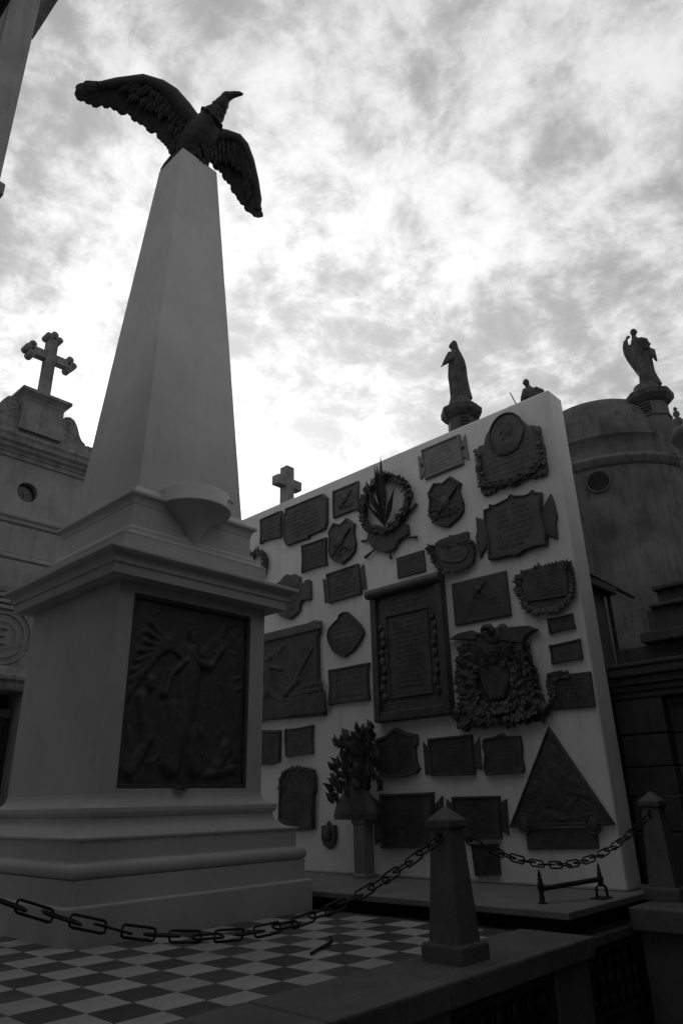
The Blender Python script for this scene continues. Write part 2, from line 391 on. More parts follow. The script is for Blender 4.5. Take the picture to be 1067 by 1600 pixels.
def link_mesh():
    L_, W_ = .072, .020; pts = []
    for sx_, a0 in ((1, -90), (-1, 90)):
        for k in range(5):
            a = R(a0+k*45); pts.append((sx_*(L_-.013)+.013*math.cos(a), (W_-.013)*(1 if math.sin(a) > .01 else -1 if math.sin(a) < -.01 else 0)+.013*math.sin(a), 0))
    return MB().tube(pts, .0052, 6, closed=True).mesh('link', 'iron')
LK = link_mesh()
def chain(p, q, low, label, pitch=.106):
    t = thing('chain', label, 'chain', p, 'iron chains hung between the bollards')
    p, q = Vector(p), Vector(q); n = 400; cur = []
    for i in range(n+1):
        s = i/n; sag = 4*s*(1-s); c = p.lerp(q, s); lo = min(p.z, q.z)-low
        c.z -= lo*(.82*sag+.18*sag*sag); cur.append(c)
    ln = [0]
    for a, b in zip(cur, cur[1:]): ln.append(ln[-1]+(b-a).length)
    m = round(ln[-1]/pitch); k = 0
    for i in range(m):
        s = (i+.5)*ln[-1]/m
        while ln[k+1] < s: k += 1
        pos = cur[k]; tg = (cur[k+1]-cur[k]).normalized()
        o = bpy.data.objects.new('link', LK); col.objects.link(o); o.parent = t; o.matrix_parent_inverse = Matrix.Translation(-Vector(t.location))
        z = Vector((0, 0, 1)); y = z.cross(tg).normalized(); z = tg.cross(y)
        m3 = Matrix((tg, y, z)).transposed().to_4x4()
        o.matrix_basis = Matrix.Translation(pos) @ m3 @ Matrix.Rotation(R((80 if i % 2 else 5)+random.uniform(-14, 14)), 4, 'X') @ Matrix.Rotation(R(random.uniform(-4, 4)), 4, 'Y')
    return t
chain((.88, 2.56, .615), (3.52, 2.56, .612), .315, 'long rusty chain sagging low in front of the chequered floor')
chain((3.69, 2.56, .615), (6.01, 2.36, .655), .375, 'iron chain sagging in front of the triangular plaque')

# iron rail left on the slab
rk = thing('iron_rail', 'small rusty iron rail with two finialled posts on the marble slab', 'rail', (5.25, 2.7, .118))
pa, pb = Vector((5.03, 2.82, .118)), Vector((5.52, 2.60, .118))
for i, p in enumerate((pa, pb)):
    m = MB().lathe(p.x, p.y, [(.032, .118), (.032, .126), (.018, .132), (.02, .16), (.015, .17), (.02, .20), (.026, .225), (.02, .25), (.013, .262), (.02, .27), (.01, .28), (.014, .292), (.004, .335)], 12)
    if i: m = MB().lathe(p.x, p.y, [(.012, .20), (.02, .205), (.02, .225), (.026, .24), (.02, .262), (.013, .272), (.02, .28), (.01, .29), (.014, .302), (.004, .352)], 12); \
        m.tube([(p.x-.035, p.y+.025, .126), (p.x-.033, p.y+.024, .19), (p.x-.015, p.y+.01, .205), (p.x+.015, p.y-.01, .205), (p.x+.03, p.y-.02, .19), (p.x+.034, p.y-.024, .126)], .011, 8); \
        m.box(p.x-.10, p.x+.06, p.y-.05, p.y+.05, .1185, .127)
    m.build('post', 'iron', rk)
MB().tube([pa+Vector((.01, 0, .092)), pb+Vector((-.01, 0, .125))], .017, 10).build('bar', 'iron', rk)
rd = thing('iron_bracket', 'short iron bracket lying loose on the chequered tiles', 'bracket', (3.45, 3.43, 0))
MB().tube([(3.26, 3.335, .012), (3.60, 3.50, .012)], .009, 8).build('rod', 'iron', rd)
MB().tube([(3.57, 3.485, .014), (3.585, 3.49, .035), (3.56, 3.48, .045)], .007, 8).build('hook', 'iron', rd)

# ---------------------------------------------------------------- bronze plaques: outlines in wall coordinates (along the wall, height)
PLQ = {
'small_a': [[(7.081,4.536),(6.999,4.545),(6.681,4.548),(6.619,4.542),(6.63,4.388),(6.631,4.222),(6.613,4.154),(6.685,4.158),(6.977,4.19),(7.068,4.166),(7.059,4.252),(7.06,4.415)]],
'notched': [[(6.538,4.544),(5.82,4.539),(5.743,4.452),(5.75,4.101),(5.789,4.031),(6.085,4.017),(6.085,3.99),(6.499,3.992),(6.542,4.034),(6.576,4.12),(6.592,4.472),(6.544,4.474)]],
'small_b': [[(5.648,4.513),(5.577,4.513),(5.277,4.511),(5.204,4.516),(5.212,4.393),(5.212,4.188),(5.202,4.135),(5.273,4.142),(5.587,4.142),(5.649,4.138),(5.649,4.309)]],
'small_c': [[(6.232,3.928),(6.156,3.923),(5.869,3.92),(5.776,3.92),(5.785,3.76),(5.782,3.615),(5.77,3.544),(5.855,3.559),(6.187,3.563),(6.227,3.548),(6.217,3.753)]],
'shield_a': [[(5.412,4.078),(5.28,3.958),(5.302,3.858),(5.273,3.695),(5.294,3.604),(5.376,3.542),(5.504,3.491),(5.612,3.545),(5.703,3.61),(5.742,3.705),(5.719,3.887),(5.737,3.972),(5.645,4.078),(5.534,4.024),(5.478,4.037)]],
'tablet_top': [[(4.219,4.573),(3.683,4.576),(3.671,4.201),(4.196,4.188),(4.191,4.327),(4.21,4.432)],[(4.279,4.526),(4.206,4.48),(4.174,4.37),(4.226,4.241),(4.269,4.219)],[(3.688,4.444),(3.621,4.554),(3.601,4.236),(3.675,4.285)]],
'shield_b': [[(3.849,4.111),(3.724,3.988),(3.755,3.912),(3.717,3.758),(3.727,3.663),(3.772,3.607),(3.935,3.53),(4.027,3.563),(4.119,3.625),(4.169,3.711),(4.173,3.799),(4.151,3.909),(4.168,4.003),(4.076,4.106),(3.956,4.066)]],
'roundtop': [[(3.487,4.285),(3.441,4.326),(3.381,4.316),(3.367,4.37),(3.341,4.426),(3.295,4.467),(3.247,4.527),(3.175,4.57),(3.108,4.578),(3.033,4.553),(2.974,4.512),(2.92,4.438),(2.878,4.382),(2.853,4.334),(2.811,4.329),(2.768,4.287),(2.734,4.285),(2.732,4.117),(2.718,4.051),(2.724,3.932),(2.723,3.794),(2.74,3.741),(2.772,3.764),(2.805,3.74),(2.824,3.77),(2.87,3.744),(2.901,3.779),(2.963,3.77),(3.012,3.768),(3.09,3.735),(3.186,3.772),(3.238,3.765),(3.3,3.78),(3.324,3.738),(3.353,3.766),(3.39,3.735),(3.42,3.757),(3.449,3.739),(3.48,3.789),(3.486,3.993),(3.501,4.037)]],
'bigtablet': [[(3.477,3.589),(3.412,3.587),(3.402,3.633),(3.347,3.604),(3.256,3.618),(3.179,3.629),(3.149,3.668),(3.104,3.632),(2.986,3.603),(2.925,3.607),(2.903,3.633),(2.879,3.598),(2.817,3.578),(2.841,3.372),(2.818,3.141),(2.84,3.031),(2.947,3.043),(3.064,3.035),(3.164,2.999),(3.222,3.019),(3.394,3.022),(3.486,3.045),(3.474,3.252),(3.49,3.447)],[(3.584,3.548),(3.486,3.482),(3.455,3.247),(3.584,3.087),(3.599,3.238),(3.616,3.326),(3.59,3.379)],[(2.855,3.394),(2.73,3.538),(2.713,3.458),(2.698,3.296),(2.721,3.224),(2.73,3.067),(2.819,3.13),(2.852,3.217)]],
'leafshield': [[(4.124,3.375),(4.075,3.413),(3.929,3.422),(3.921,3.439),(3.879,3.418),(3.697,3.415),(3.7,3.327),(3.707,3.212),(3.739,3.135),(3.814,3.101),(3.934,3.12),(4.053,3.171),(4.108,3.261)],[(4.213,3.394),(4.158,3.285),(4.117,3.165),(4.061,3.087),(3.941,3.047),(3.845,3.035),(3.737,3.04),(3.673,3.087),(3.643,3.153),(3.628,3.233),(3.672,3.309)]],
'plain_a': [[(4.679,3.366),(4.29,3.366),(4.285,3.118),(4.674,3.126)]],
'door': [[(5.034,3.038),(4.049,3.041),(4.097,2.451)],[(4.056,1.577),(5.041,1.59),(5.044,2.624)]],
'door_scroll': [[(5.061,3.006),(5.031,3.034),(4.211,3.038),(4.138,2.994),(4.221,2.923),(5.028,2.937)]],
'rect_a': [[(3.962,2.899),(3.313,2.893),(3.312,2.442),(3.959,2.455)]],
'leafrect': [[(3.132,2.844),(2.691,2.843),(2.685,2.676),(2.701,2.505),(2.916,2.514),(3.117,2.529)],[(3.155,2.806),(3.191,2.716),(3.168,2.582),(3.102,2.473),(3.018,2.425),(2.906,2.434),(2.82,2.427),(2.73,2.46),(2.675,2.54),(2.657,2.618),(2.646,2.719),(2.676,2.799)]],
'strip_a': [[(2.951,2.34),(2.813,2.333),(2.695,2.344),(2.696,2.273),(2.687,2.202),(2.822,2.208),(2.948,2.193),(2.947,2.269)]],
'strip_b': [[(2.967,2.097),(2.914,2.091),(2.724,2.101),(2.662,2.106),(2.666,2.015),(2.666,1.925),(2.731,1.93),(2.897,1.925),(2.967,1.92),(2.959,2.012)]],
'cornerleaf': [[(3.021,1.845),(2.95,1.855),(2.848,1.841),(2.8,1.816),(2.615,1.81),(2.621,1.515),(3.016,1.523),(3.025,1.636),(3.047,1.743)]],
'gear': [[(6.672,3.512),(6.599,3.54),(6.567,3.57),(6.494,3.597),(6.411,3.563),(6.349,3.566),(6.257,3.506),(6.247,3.424),(6.138,3.392),(6.128,3.433),(6.089,3.431),(6.059,3.403),(6.051,3.169),(6.109,3.167),(6.188,3.183),(6.247,3.139),(6.247,3.069),(6.326,3.015),(6.446,2.981),(6.59,3.037),(6.665,3.108),(6.782,3.16),(6.872,3.295),(6.876,3.429),(6.769,3.496)]],
'earedmid': [[(5.785,3.432),(5.249,3.441),(5.213,3.061),(5.752,3.053)],[(5.854,3.392),(5.783,3.355),(5.766,3.083),(5.825,3.075)],[(5.243,3.372),(5.18,3.418),(5.144,3.098),(5.219,3.134)]],
'medallion': [[(5.522,2.901),(5.452,2.894),(5.385,2.835),(5.27,2.724),(5.207,2.637),(5.196,2.586),(5.263,2.497),(5.367,2.414),(5.504,2.363),(5.589,2.388),(5.693,2.452),(5.762,2.566),(5.787,2.648),(5.768,2.723),(5.703,2.777),(5.594,2.836),(5.576,2.878)]],
'reliefA': [[(7.197,2.863),(6.929,2.874),(6.834,2.873),(6.094,2.866),(5.967,2.883),(5.895,2.859),(5.897,2.719),(5.929,2.651),(5.916,2.051),(5.857,2.024),(5.823,1.742),(6.06,1.751),(6.895,1.784),(7.198,1.797)]],
'rect_b': [[(5.774,2.256),(5.676,2.249),(5.245,2.251),(5.137,2.249),(5.161,2.119),(5.148,1.838),(5.263,1.844),(5.648,1.852),(5.782,1.846),(5.758,2.06)]],
'half_a': [[(7.099,1.68),(6.602,1.641),(6.607,1.283),(6.768,1.251),(6.901,1.264),(7.081,1.252)]],
'small_d': [[(6.516,1.648),(6.326,1.639),(6.04,1.656),(6.052,1.504),(6.043,1.332),(6.304,1.336),(6.501,1.325),(6.518,1.51)]],
'arch': [[(6.581,1.068),(6.541,1.146),(6.468,1.183),(6.324,1.209),(6.143,1.194),(6.025,1.163),(5.991,1.085),(5.993,0.934),(6.018,0.884),(6.031,0.541),(6.34,0.527),(6.594,0.627)]],
'arms': [[(5.909,0.578),(5.826,0.59),(5.807,0.626),(5.771,0.59),(5.7,0.584),(5.693,0.473),(5.722,0.391),(5.795,0.349),(5.884,0.388),(5.911,0.447)]],
'bust': [[(5.903,0.987),(5.707,1.0),(5.493,0.963),(5.27,0.903),(5.206,0.843),(5.202,0.745),(5.907,0.741)]],
'buststand': [[(5.509,0.737),(5.337,0.735),(5.354,0.342),(5.523,0.338)]],
'pedi': [[(5.1,1.415),(4.967,1.453),(4.813,1.522),(4.692,1.471),(4.532,1.435),(4.524,1.344),(4.562,1.316),(4.554,1.167),(4.519,1.106),(4.562,1.064),(4.642,1.053),(4.703,1.033),(4.887,1.033),(4.991,1.044),(5.095,1.102),(5.068,1.193),(5.062,1.302),(5.103,1.352)]],
'eared_b': [[(4.402,1.383),(3.879,1.385),(3.876,1.022),(4.391,1.028)],[(4.469,1.355),(4.397,1.283),(4.388,1.057),(4.466,1.046)],[(3.884,1.258),(3.803,1.358),(3.808,1.06),(3.877,1.084)]],
'scallop': [[(3.754,1.334),(3.625,1.345),(3.555,1.368),(3.492,1.342),(3.364,1.333),(3.355,1.225),(3.368,1.132),(3.355,1.053),(3.376,1.015),(3.519,1.014),(3.766,1.011),(3.784,1.072),(3.753,1.194),(3.774,1.265)]],
'eared_c': [[(5.054,0.88),(4.375,0.883),(4.401,0.391),(5.062,0.371)],[(5.147,0.845),(5.059,0.791),(5.067,0.463),(5.153,0.404)],[(4.381,0.759),(4.276,0.848),(4.294,0.473),(4.389,0.526)]],
'eared_d': [[(4.162,0.838),(3.642,0.833),(3.664,0.478),(4.183,0.465)],[(4.234,0.82),(4.162,0.762),(4.168,0.581),(4.252,0.519)],[(3.65,0.773),(3.578,0.807),(3.592,0.508),(3.662,0.554)]],
'dark_e': [[(3.988,0.432),(3.706,0.443),(3.715,0.191),(3.971,0.169)]],
'tri': [[(3.073,1.388),(2.609,0.595),(3.571,0.572)]],
'trirect': [[(3.418,0.56),(2.766,0.577),(2.78,0.416),(3.42,0.394)]],
'eagle': [[(3.9,2.232),(3.802,2.237),(3.67,2.146),(3.405,2.163),(3.175,2.165),(3.155,2.076),(3.115,1.92),(3.109,1.817),(3.087,1.687),(3.032,1.513),(3.082,1.447),(3.202,1.449),(3.414,1.423),(3.73,1.435),(3.862,1.479),(3.961,1.431),(4.06,1.515),(3.966,1.613),(3.959,1.788),(3.981,1.929),(3.952,2.087)]],
'eagle_wing': [[(4.022,2.32),(3.899,2.362),(3.74,2.365),(3.662,2.316),(3.692,2.26),(3.906,2.295)],[(3.532,2.234),(3.455,2.3),(3.317,2.321),(3.124,2.301),(3.036,2.252),(3.158,2.21),(3.21,2.142)]],
'eagle_head': [[(3.636,2.332),(3.56,2.38),(3.449,2.35),(3.337,2.34),(3.482,2.265),(3.573,2.271)]],
'eagle_shield': [[(3.674,2.106),(3.376,2.042),(3.368,1.851),(3.467,1.675),(3.603,1.652),(3.681,1.756),(3.715,1.954)]],
'wreath_ring': [[(4.741,4.426),(4.495,4.263),(4.402,4.079),(4.469,3.889),(4.585,3.745),(4.785,3.712),(5.003,3.788),(5.11,3.958),(5.101,4.161),(4.995,4.335)]],
'wreath_palette': [[(5.042,3.784),(4.781,3.771),(4.585,3.745),(4.465,3.71),(4.457,3.591),(4.598,3.557),(4.675,3.461),(4.818,3.461),(4.979,3.54),(5.084,3.703)]],
'wreath_tips': [[(4.728,4.639),(4.787,4.555),(4.79,3.774),(5.132,3.482),(4.743,3.369),(4.359,3.528),(5.17,3.696),(4.327,3.928)]],
}
WX = 5.9695
def bbox(p): return min(a for a, _ in p), max(a for a, _ in p), min(b for _, b in p), max(b for _, b in p)
def scale_poly(p, s):
    cy = sum(a for a, _ in p)/len(p); cz = sum(b for _, b in p)/len(p)
    return [(cy+(a-cy)*s, cz+(b-cz)*s) for a, b in p]
def rim(o, poly, x, s=.90, h=.014, m='bronze'):
    inn = scale_poly(poly, s); out = scale_poly(poly, .985); b = MB(); i2 = scale_poly(poly, s-.015)
    b.rings([[(x+.002, y, z) for y, z in out], [(x-h, y, z) for y, z in scale_poly(poly, .975)], [(x-h, y, z) for y, z in inn], [(x+.002, y, z) for y, z in i2]], caps=False)
    return b.build('rim', m, o)
def lettering(o, poly, x, rows, m='bronze', s=.74, z_hi=1.0, z_lo=0.0, rnd=None):
    rnd = rnd or random.Random(len(poly)*7+rows); q = scale_poly(poly, s); y0, y1, zl, zh = bbox(q)
    zl, zh = zl+(zh-zl)*z_lo, zl+(zh-zl)*z_hi
    rh = (zh-zl)/rows; b = MB(); cy = (y0+y1)/2
    for k in range(rows):
        z = zh-rh*(k+.5); w = (y1-y0)/2*rnd.uniform(.55, 1.0); y = cy+w
        while y > cy-w:
            l = rnd.uniform(.35, .9)*rh*.75
            if inside(q, y, z) and inside(q, y-l, z) and rnd.random() > .12:
                b.box(x-.0035, x+.001, y-l, y, z-rh*.26, z+rh*.26)
            y -= l+rh*.14
    if b.v: return b.build('lettering', m, o, kind='stuff')
def plaque(key, name, label, cat='plaque', th=.03, m='bronze', ridge=True, rows=0, style=None, group='bronze plaques on the memorial wall', rs=.90, bev=.035, **kw):
    ps = PLQ[key]; main = ps[0]; x = WX-th
    o = MB().prism_x(main, x, WX, bev).build(name, m)
    tag(o, label, cat, group)
    for e in ps[1:]:
        if style == 'ears': MB().prism_x(e, WX-th*.7, WX-.0005, .05).build('side_ear', m, o)
    if ridge: rim(o, main, x, rs, m=m)
    if rows: lettering(o, main, x, rows, m, **kw)
    return o
def bosses(o, pts, x, r=.014, m='bronze'):
    for y, z in pts: MB().blob((x, y, z), r*.7, r, r, 10, 6).build('stud', m, o)
def corners(o, key, m='bronze'):
    y0, y1, z0, z1 = bbox(scale_poly(PLQ[key][0], .86)); bosses(o, [(y0, z0), (y1, z0), (y0, z1), (y1, z1)], WX-.03, m=m)
def leaves_along(o, path, x, n, ln, wd, m, spread=.8, name='leaves', out=None, depth=.03, rnd=None, dense=2):
    rnd = rnd or random.Random(n); b = MB(); seg = len(path)-1
    for i in range(n):
        t = i/n*seg; k = int(t); f = t-k; a, c = path[k], path[min(k+1, seg)]
        y, z = a[0]+(c[0]-a[0])*f, a[1]+(c[1]-a[1])*f; dy, dz = c[0]-a[0], c[1]-a[1]; q = math.hypot(dy, dz) or 1
        for s in range(dense):
            ang = math.atan2(dz, dy)+rnd.choice((-1, 1))*rnd.uniform(.2, 1)*spread if out is None else math.atan2(z-out[1], y-out[0])+rnd.uniform(-spread, spread)
            d = (rnd.uniform(-.5, .1), math.cos(ang), math.sin(ang))
            b.leaf((x-rnd.uniform(0, depth), y+rnd.uniform(-.2, .2)*wd, z+rnd.uniform(-.2, .2)*wd), d, (-1, rnd.uniform(-.4, .4), rnd.uniform(-.2, .5)), ln*rnd.uniform(.7, 1.2), wd*rnd.uniform(.7, 1.2))
    return b.build(name, m, o, kind='stuff')
def emblem(o, y, z, s, x, m='bronze', rnd=None):
    b = MB()
    b.tube([(x, y-.45*s, z-.4*s), (x-.012, y+.45*s, z+.4*s)], .035*s, 6).tube([(x, y+.45*s, z-.4*s), (x-.012, y-.45*s, z+.4*s)], .035*s, 6)
    b.blob((x, y, z+.05*s), .035, .16*s, .2*s)
    rnd = rnd or random.Random(int(s*1000))
    for k in range(22):
        a = math.pi*(1.15+.7*rnd.random()); r = rnd.uniform(.2, .5)*s
        b.leaf((x, y+r*math.cos(a), z+.1*s+r*math.sin(a)), (-.2, math.cos(a+1), math.sin(a+1)), (-1, 0, 0), .2*s, .08*s)
    return b.build('emblem', m, o)

def relief(o, y0, y1, z0, z1, x, caps, name='relief_figure', m='bronze', nx=46, nz=46, amp=.62, poly=None):
    vs, fs = [], []; keep = {}
    for j in range(nz+1):
        for i in range(nx+1):
            u, v = i/nx, j/nz; hh = 0
            for a0, b0, a1, b1, r, q in caps:
                dx, dz = a1-a0, b1-b0; t = max(0, min(1, ((u-a0)*dx+(v-b0)*dz)/(dx*dx+dz*dz+1e-9)))
                dd = math.hypot(u-a0-t*dx, v-b0-t*dz)
                if dd < r: hh = max(hh, q*math.sqrt(1-(dd/r)**2))
            if poly and not inside(poly, y1-(y1-y0)*u, z0+(z1-z0)*v): hh = 0
            keep[(i, j)] = hh
            vs.append((x+.004-hh*amp, y1-(y1-y0)*u, z0+(z1-z0)*v))
    for j in range(nz):
        for i in range(nx):
            if max(keep[(i, j)], keep[(i+1, j)], keep[(i+1, j+1)], keep[(i, j+1)]) > 0:
                a = j*(nx+1)+i; fs.append((a, a+1, a+nx+2, a+nx+1))
    b = MB(); b.add(vs, fs, True); return b.build(name, m, o)
HEAD = [(.5, .58, .5, .66, .20, .045), (.47, .50, .40, .42, .10, .04), (.5, .40, .5, .30, .13, .03), (.28, .10, .72, .10, .16, .035), (.38, .20, .62, .20, .16, .04), (.42, .60, .36, .56, .06, .055), (.55, .72, .45, .80, .12, .045)]
o = plaque('small_a', 'bronze_plaque', 'small bronze plaque with pointed corners at the far left of the top row', rows=5)
o = plaque('notched', 'bronze_plaque', 'wide bronze plaque with stepped corners below the square stone cross', rows=7, th=.04, rs=.93)
o = plaque('small_b', 'bronze_plaque', 'scroll cornered bronze plaque left of the hanging wreath and palette', rows=0, th=.03); emblem(o, *[sum(v)/2 for v in (bbox(PLQ['small_b'][0])[:2], bbox(PLQ['small_b'][0])[2:])], .26, WX-.032)
o = plaque('small_c', 'bronze_plaque', 'scroll cornered bronze plaque left of the smaller shield', rows=5)
o = plaque('shield_a', 'bronze_shield', 'smaller bronze shield plaque left of the hanging wreath', 'shield', th=.035); emblem(o, 5.51, 3.78, .36, WX-.038)
o = plaque('tablet_top', 'metal_plaque', 'pale eared metal plaque close under the top edge of the wall', m='bronze_pale', style='ears', rows=7, th=.028)
bosses(o, [(4.225, 4.385), (3.66, 4.40)], WX-.024, .022, 'bronze_dark')
o = plaque('shield_b', 'bronze_shield', 'larger bronze shield plaque under the pale eared plaque', 'shield', th=.035); emblem(o, 3.945, 3.80, .42, WX-.038)
o = plaque('roundtop', 'bronze_plaque', 'large round topped bronze plaque with ragged garlands at the top right corner', ridge=False, th=.05, bev=.03, rows=6, z_hi=.55)
c0 = (3.105, 4.34); b = MB()
b.tube([(WX-.055, c0[0]+.20*math.cos(a), c0[1]+.235*math.sin(a)) for a in [2*math.pi*k/40 for k in range(40)]], .012, 6, closed=True); b.build('medallion_ring', 'bronze', o)
relief(o, c0[0]-.19, c0[0]+.19, c0[1]-.22, c0[1]+.22, WX-.05, HEAD, 'portrait_head')
rb = bbox(PLQ['roundtop'][0])
leaves_along(o, [(rb[1]-.03, rb[3]-.28), (rb[1]-.05, rb[2]+.12)], WX-.05, 30, .07, .04, 'bronze', name='garland')
leaves_along(o, [(rb[0]+.05, rb[3]-.28), (rb[0]+.04, rb[2]+.12)], WX-.05, 30, .07, .04, 'bronze', name='garland')
leaves_along(o, [(rb[0]+.04, rb[2]+.12), ((rb[0]+rb[1])/2, rb[2]+.05), (rb[1]-.05, rb[2]+.12)], WX-.05, 40, .07, .04, 'bronze', name='garland')
o = plaque('bigtablet', 'bronze_plaque', 'large eared bronze plaque with scrolled top under the round topped one', style='ears', rows=9, th=.045, rs=.92)
o = plaque('leafshield', 'bronze_plaque', 'bronze scroll plaque wrapped in laurel sprays under the larger shield', ridge=False, th=.04)
pth_ = PLQ['leafshield'][1]; cc = (sum(p[0] for p in PLQ['leafshield'][0])/13, sum(p[1] for p in PLQ['leafshield'][0])/13)
MB().prism_x(scale_poly(pth_, .95), WX-.03, WX-.0005, .05).build('backing', 'bronze', o)
leaves_along(o, scale_poly(pth_+[pth_[0]], .90), WX-.03, 80, .07, .028, 'bronze', .55, out=(cc[0], cc[1]+.05), depth=.012, dense=3); lettering(o, PLQ['leafshield'][0], WX-.04, 4)
o = plaque('plain_a', 'bronze_plaque', 'small plain rectangular bronze plaque above the tall door shaped panel', ridge=False, th=.022, rows=5)
# the tall deep door shaped memorial
dp = [PLQ['door'][0][0], PLQ['door'][0][1], PLQ['door'][1][0], PLQ['door'][1][1]]
y0, y1 = (dp[1][0]+dp[2][0])/2, (dp[0][0]+dp[3][0])/2; z0, z1 = (dp[2][1]+dp[3][1])/2, (dp[0][1]+dp[1][1])/2
o = tag(MB().box(WX-.06, WX, y0, y1, z0, z1).build('bronze_plaque', 'bronze', bevel=.006), 'tall deep bronze panel shaped like a framed door in the middle of the wall', 'plaque', 'bronze plaques on the memorial wall')
f = MB(); w = .085
f.box(WX-.10, WX-.0605, y0+.0, y0+w, z0+.002, z1-.10).box(WX-.10, WX-.0605, y1-w, y1-.0, z0+.002, z1-.10).box(WX-.10, WX-.0605, y0+w+.001, y1-w-.001, z0+.002, z0+w*1.2)
f.build('frame', 'bronze', o, bevel=.012)
MB().tube([(WX-.095, y0-.012, z1-.05), (WX-.095, y1+.03, z1-.05)], [.055, .055], 14).build('scroll_top', 'bronze', o)
q = [(y0+.2, z0+.22), (y1-.2, z0+.22), (y1-.2, z1-.32), (y0+.2, z1-.32)]
rim(o, q, WX-.061, .95, .02)
lettering(o, [(y0+.1, z1-.30), (y1-.1, z1-.30), (y1-.1, z1-.12), (y0+.1, z1-.12)], WX-.06, 3, s=.9)
for sgn, yy in ((1, y0+.14), (-1, y1-.14)):
    b = MB()
    for k in range(9): b.blob((WX-.065, yy+.02*math.sin(k*1.7), z0+.25+k*(z1-z0-.7)/8), .03, .035, .05+.01*math.sin(k*2.1), 8, 6)
    b.build('relief_figure', 'bronze', o)
lettering(o, q, WX-.06, 14, s=.8)
o = plaque('rect_a', 'bronze_plaque', 'plain rectangular bronze plaque with light relief above the spread eagle', ridge=False, th=.03, rows=6, z_hi=.5)
emblem(o, 3.63, 2.76, .20, WX-.032)
o = plaque('leafrect', 'bronze_plaque', 'bronze plaque set on a ring of oak leaves near the right edge of the wall', ridge=False, th=.045, rows=8)
MB().prism_x(scale_poly(PLQ['leafrect'][1], .93), WX-.028, WX-.0005, .05).build('backing', 'bronze', o)
lp = scale_poly(PLQ['leafrect'][1]+[PLQ['leafrect'][1][0]], .90); lcn = (sum(p[0] for p in lp)/len(lp), sum(p[1] for p in lp)/len(lp))
leaves_along(o, lp, WX-.022, 80, .08, .05, 'bronze', .6, out=lcn, depth=.012, dense=3)
o = plaque('strip_a', 'bronze_plaque', 'upper of two small strip plaques right of the spread eagle', rows=2, th=.02, rs=.86)
o = plaque('strip_b', 'bronze_plaque', 'lower of two small strip plaques right of the spread eagle', rows=3, th=.02, rs=.86)
o = plaque('cornerleaf', 'bronze_plaque', 'bronze plaque with a leafy upper left corner right of the spread eagle', ridge=False, th=.03, rows=5, z_hi=.7)
cb = bbox(PLQ['cornerleaf'][0]); leaves_along(o, [(cb[1]-.25, cb[3]-.04), (cb[1]-.07, cb[3]-.06), (cb[1]-.06, cb[3]-.28)], WX-.03, 34, .05, .035, 'bronze', 1.5, depth=.01)
o = plaque('gear', 'bronze_plaque', 'ragged cartouche plaque half hidden behind the pedestal cornice', ridge=False, th=.05, bev=.06, rows=5)
o = plaque('earedmid', 'bronze_plaque', 'eared bronze plaque between the pear shaped medallion and the smaller shield', style='ears', rows=6)
o = plaque('medallion', 'bronze_medallion', 'pear shaped bronze medallion left of the tall door shaped panel', 'medallion', th=.03, rows=6, rs=.93)
o = plaque('reliefA', 'bronze_relief', 'large bronze relief plaque half hidden behind the right edge of the pedestal', 'plaque', th=.05, rs=.93, bev=.015)
b = MB(); a0 = bbox(PLQ['reliefA'][0])
rnd = random.Random(21)
relief(o, a0[0], a0[1]-.02, a0[2]+.2, a0[3]-.13, WX-.05, [(.30, .25, .26, .62, .06, .05), (.27, .70, .28, .76, .05, .055), (.30, .60, .45, .52, .035, .045), (.24, .58, .16, .40, .035, .04), (.30, .25, .42, .06, .055, .045), (.25, .25, .18, .05, .055, .045),
       (.58, .20, .86, .74, .028, .04), (.52, .14, .66, .30, .05, .045), (.60, .10, .92, .12, .05, .035), (.66, .16, .90, .22, .045, .03), (.06, .1, .1, .5, .04, .03), (.42, .80, .48, .88, .04, .03)] +
       [(lambda a, u, v: (u, v, u+.05*math.cos(a), v+.05*math.sin(a), .018, .018))(rnd.random()*6.3, rnd.uniform(.04, .96), rnd.uniform(.03, .45)) for _ in range(30)], nx=60, nz=60)
MB().box(WX-.075, WX-.045, a0[0]+.02, a0[1]-.02, a0[3]-.13, a0[3]-.03).build('cornice', 'bronze', o, bevel=.01)
MB().box(WX-.07, WX-.045, a0[0]-.03, a0[1]-.02, a0[2]+.03, a0[2]+.26).build('base_band', 'bronze', o, bevel=.01)
o = plaque('rect_b', 'bronze_plaque', 'scroll cornered bronze plaque under the pear shaped medallion', rows=5)
o = plaque('half_a', 'bronze_plaque', 'small bronze plaque cut off by the lower right edge of the dado', ridge=True, rows=4)
o = plaque('small_d', 'bronze_plaque', 'small squarish bronze plaque left of the leafy bronze bouquet', rows=4)
o = plaque('arch', 'bronze_plaque', 'dark arched plaque with leaf crest just right of the pedestal base', m='bronze_dark', ridge=True, th=.05, rows=7, z_hi=.6)
ab = bbox(PLQ['arch'][0]); leaves_along(o, [(ab[0]+.02, ab[3]-.2), (ab[0]+.12, ab[3]-.06), ((ab[0]+ab[1])/2, ab[3]-.02), (ab[1]-.12, ab[3]-.08), (ab[1]-.02, ab[3]-.25)], WX-.03, 30, .07, .035, 'bronze_dark', 1.2)
o = plaque('arms', 'coat_of_arms', 'tiny bronze coat of arms low on the wall beside the leafy bouquet stand', 'coat of arms', m='bronze_dark', ridge=False, th=.04, bev=.08)
MB().blob((WX-.045, sum(p[0] for p in PLQ['arms'][0])/10, sum(p[1] for p in PLQ['arms'][0])/10), .02, .06, .08).build('boss', 'bronze_dark', o)
o = plaque('pedi', 'bronze_plaque', 'bronze plaque with a pediment shaped top under the tall door shaped panel', rows=6, rs=.88)
o = plaque('eared_b', 'bronze_plaque', 'eared bronze plaque directly below the spread eagle', style='ears', rows=7)
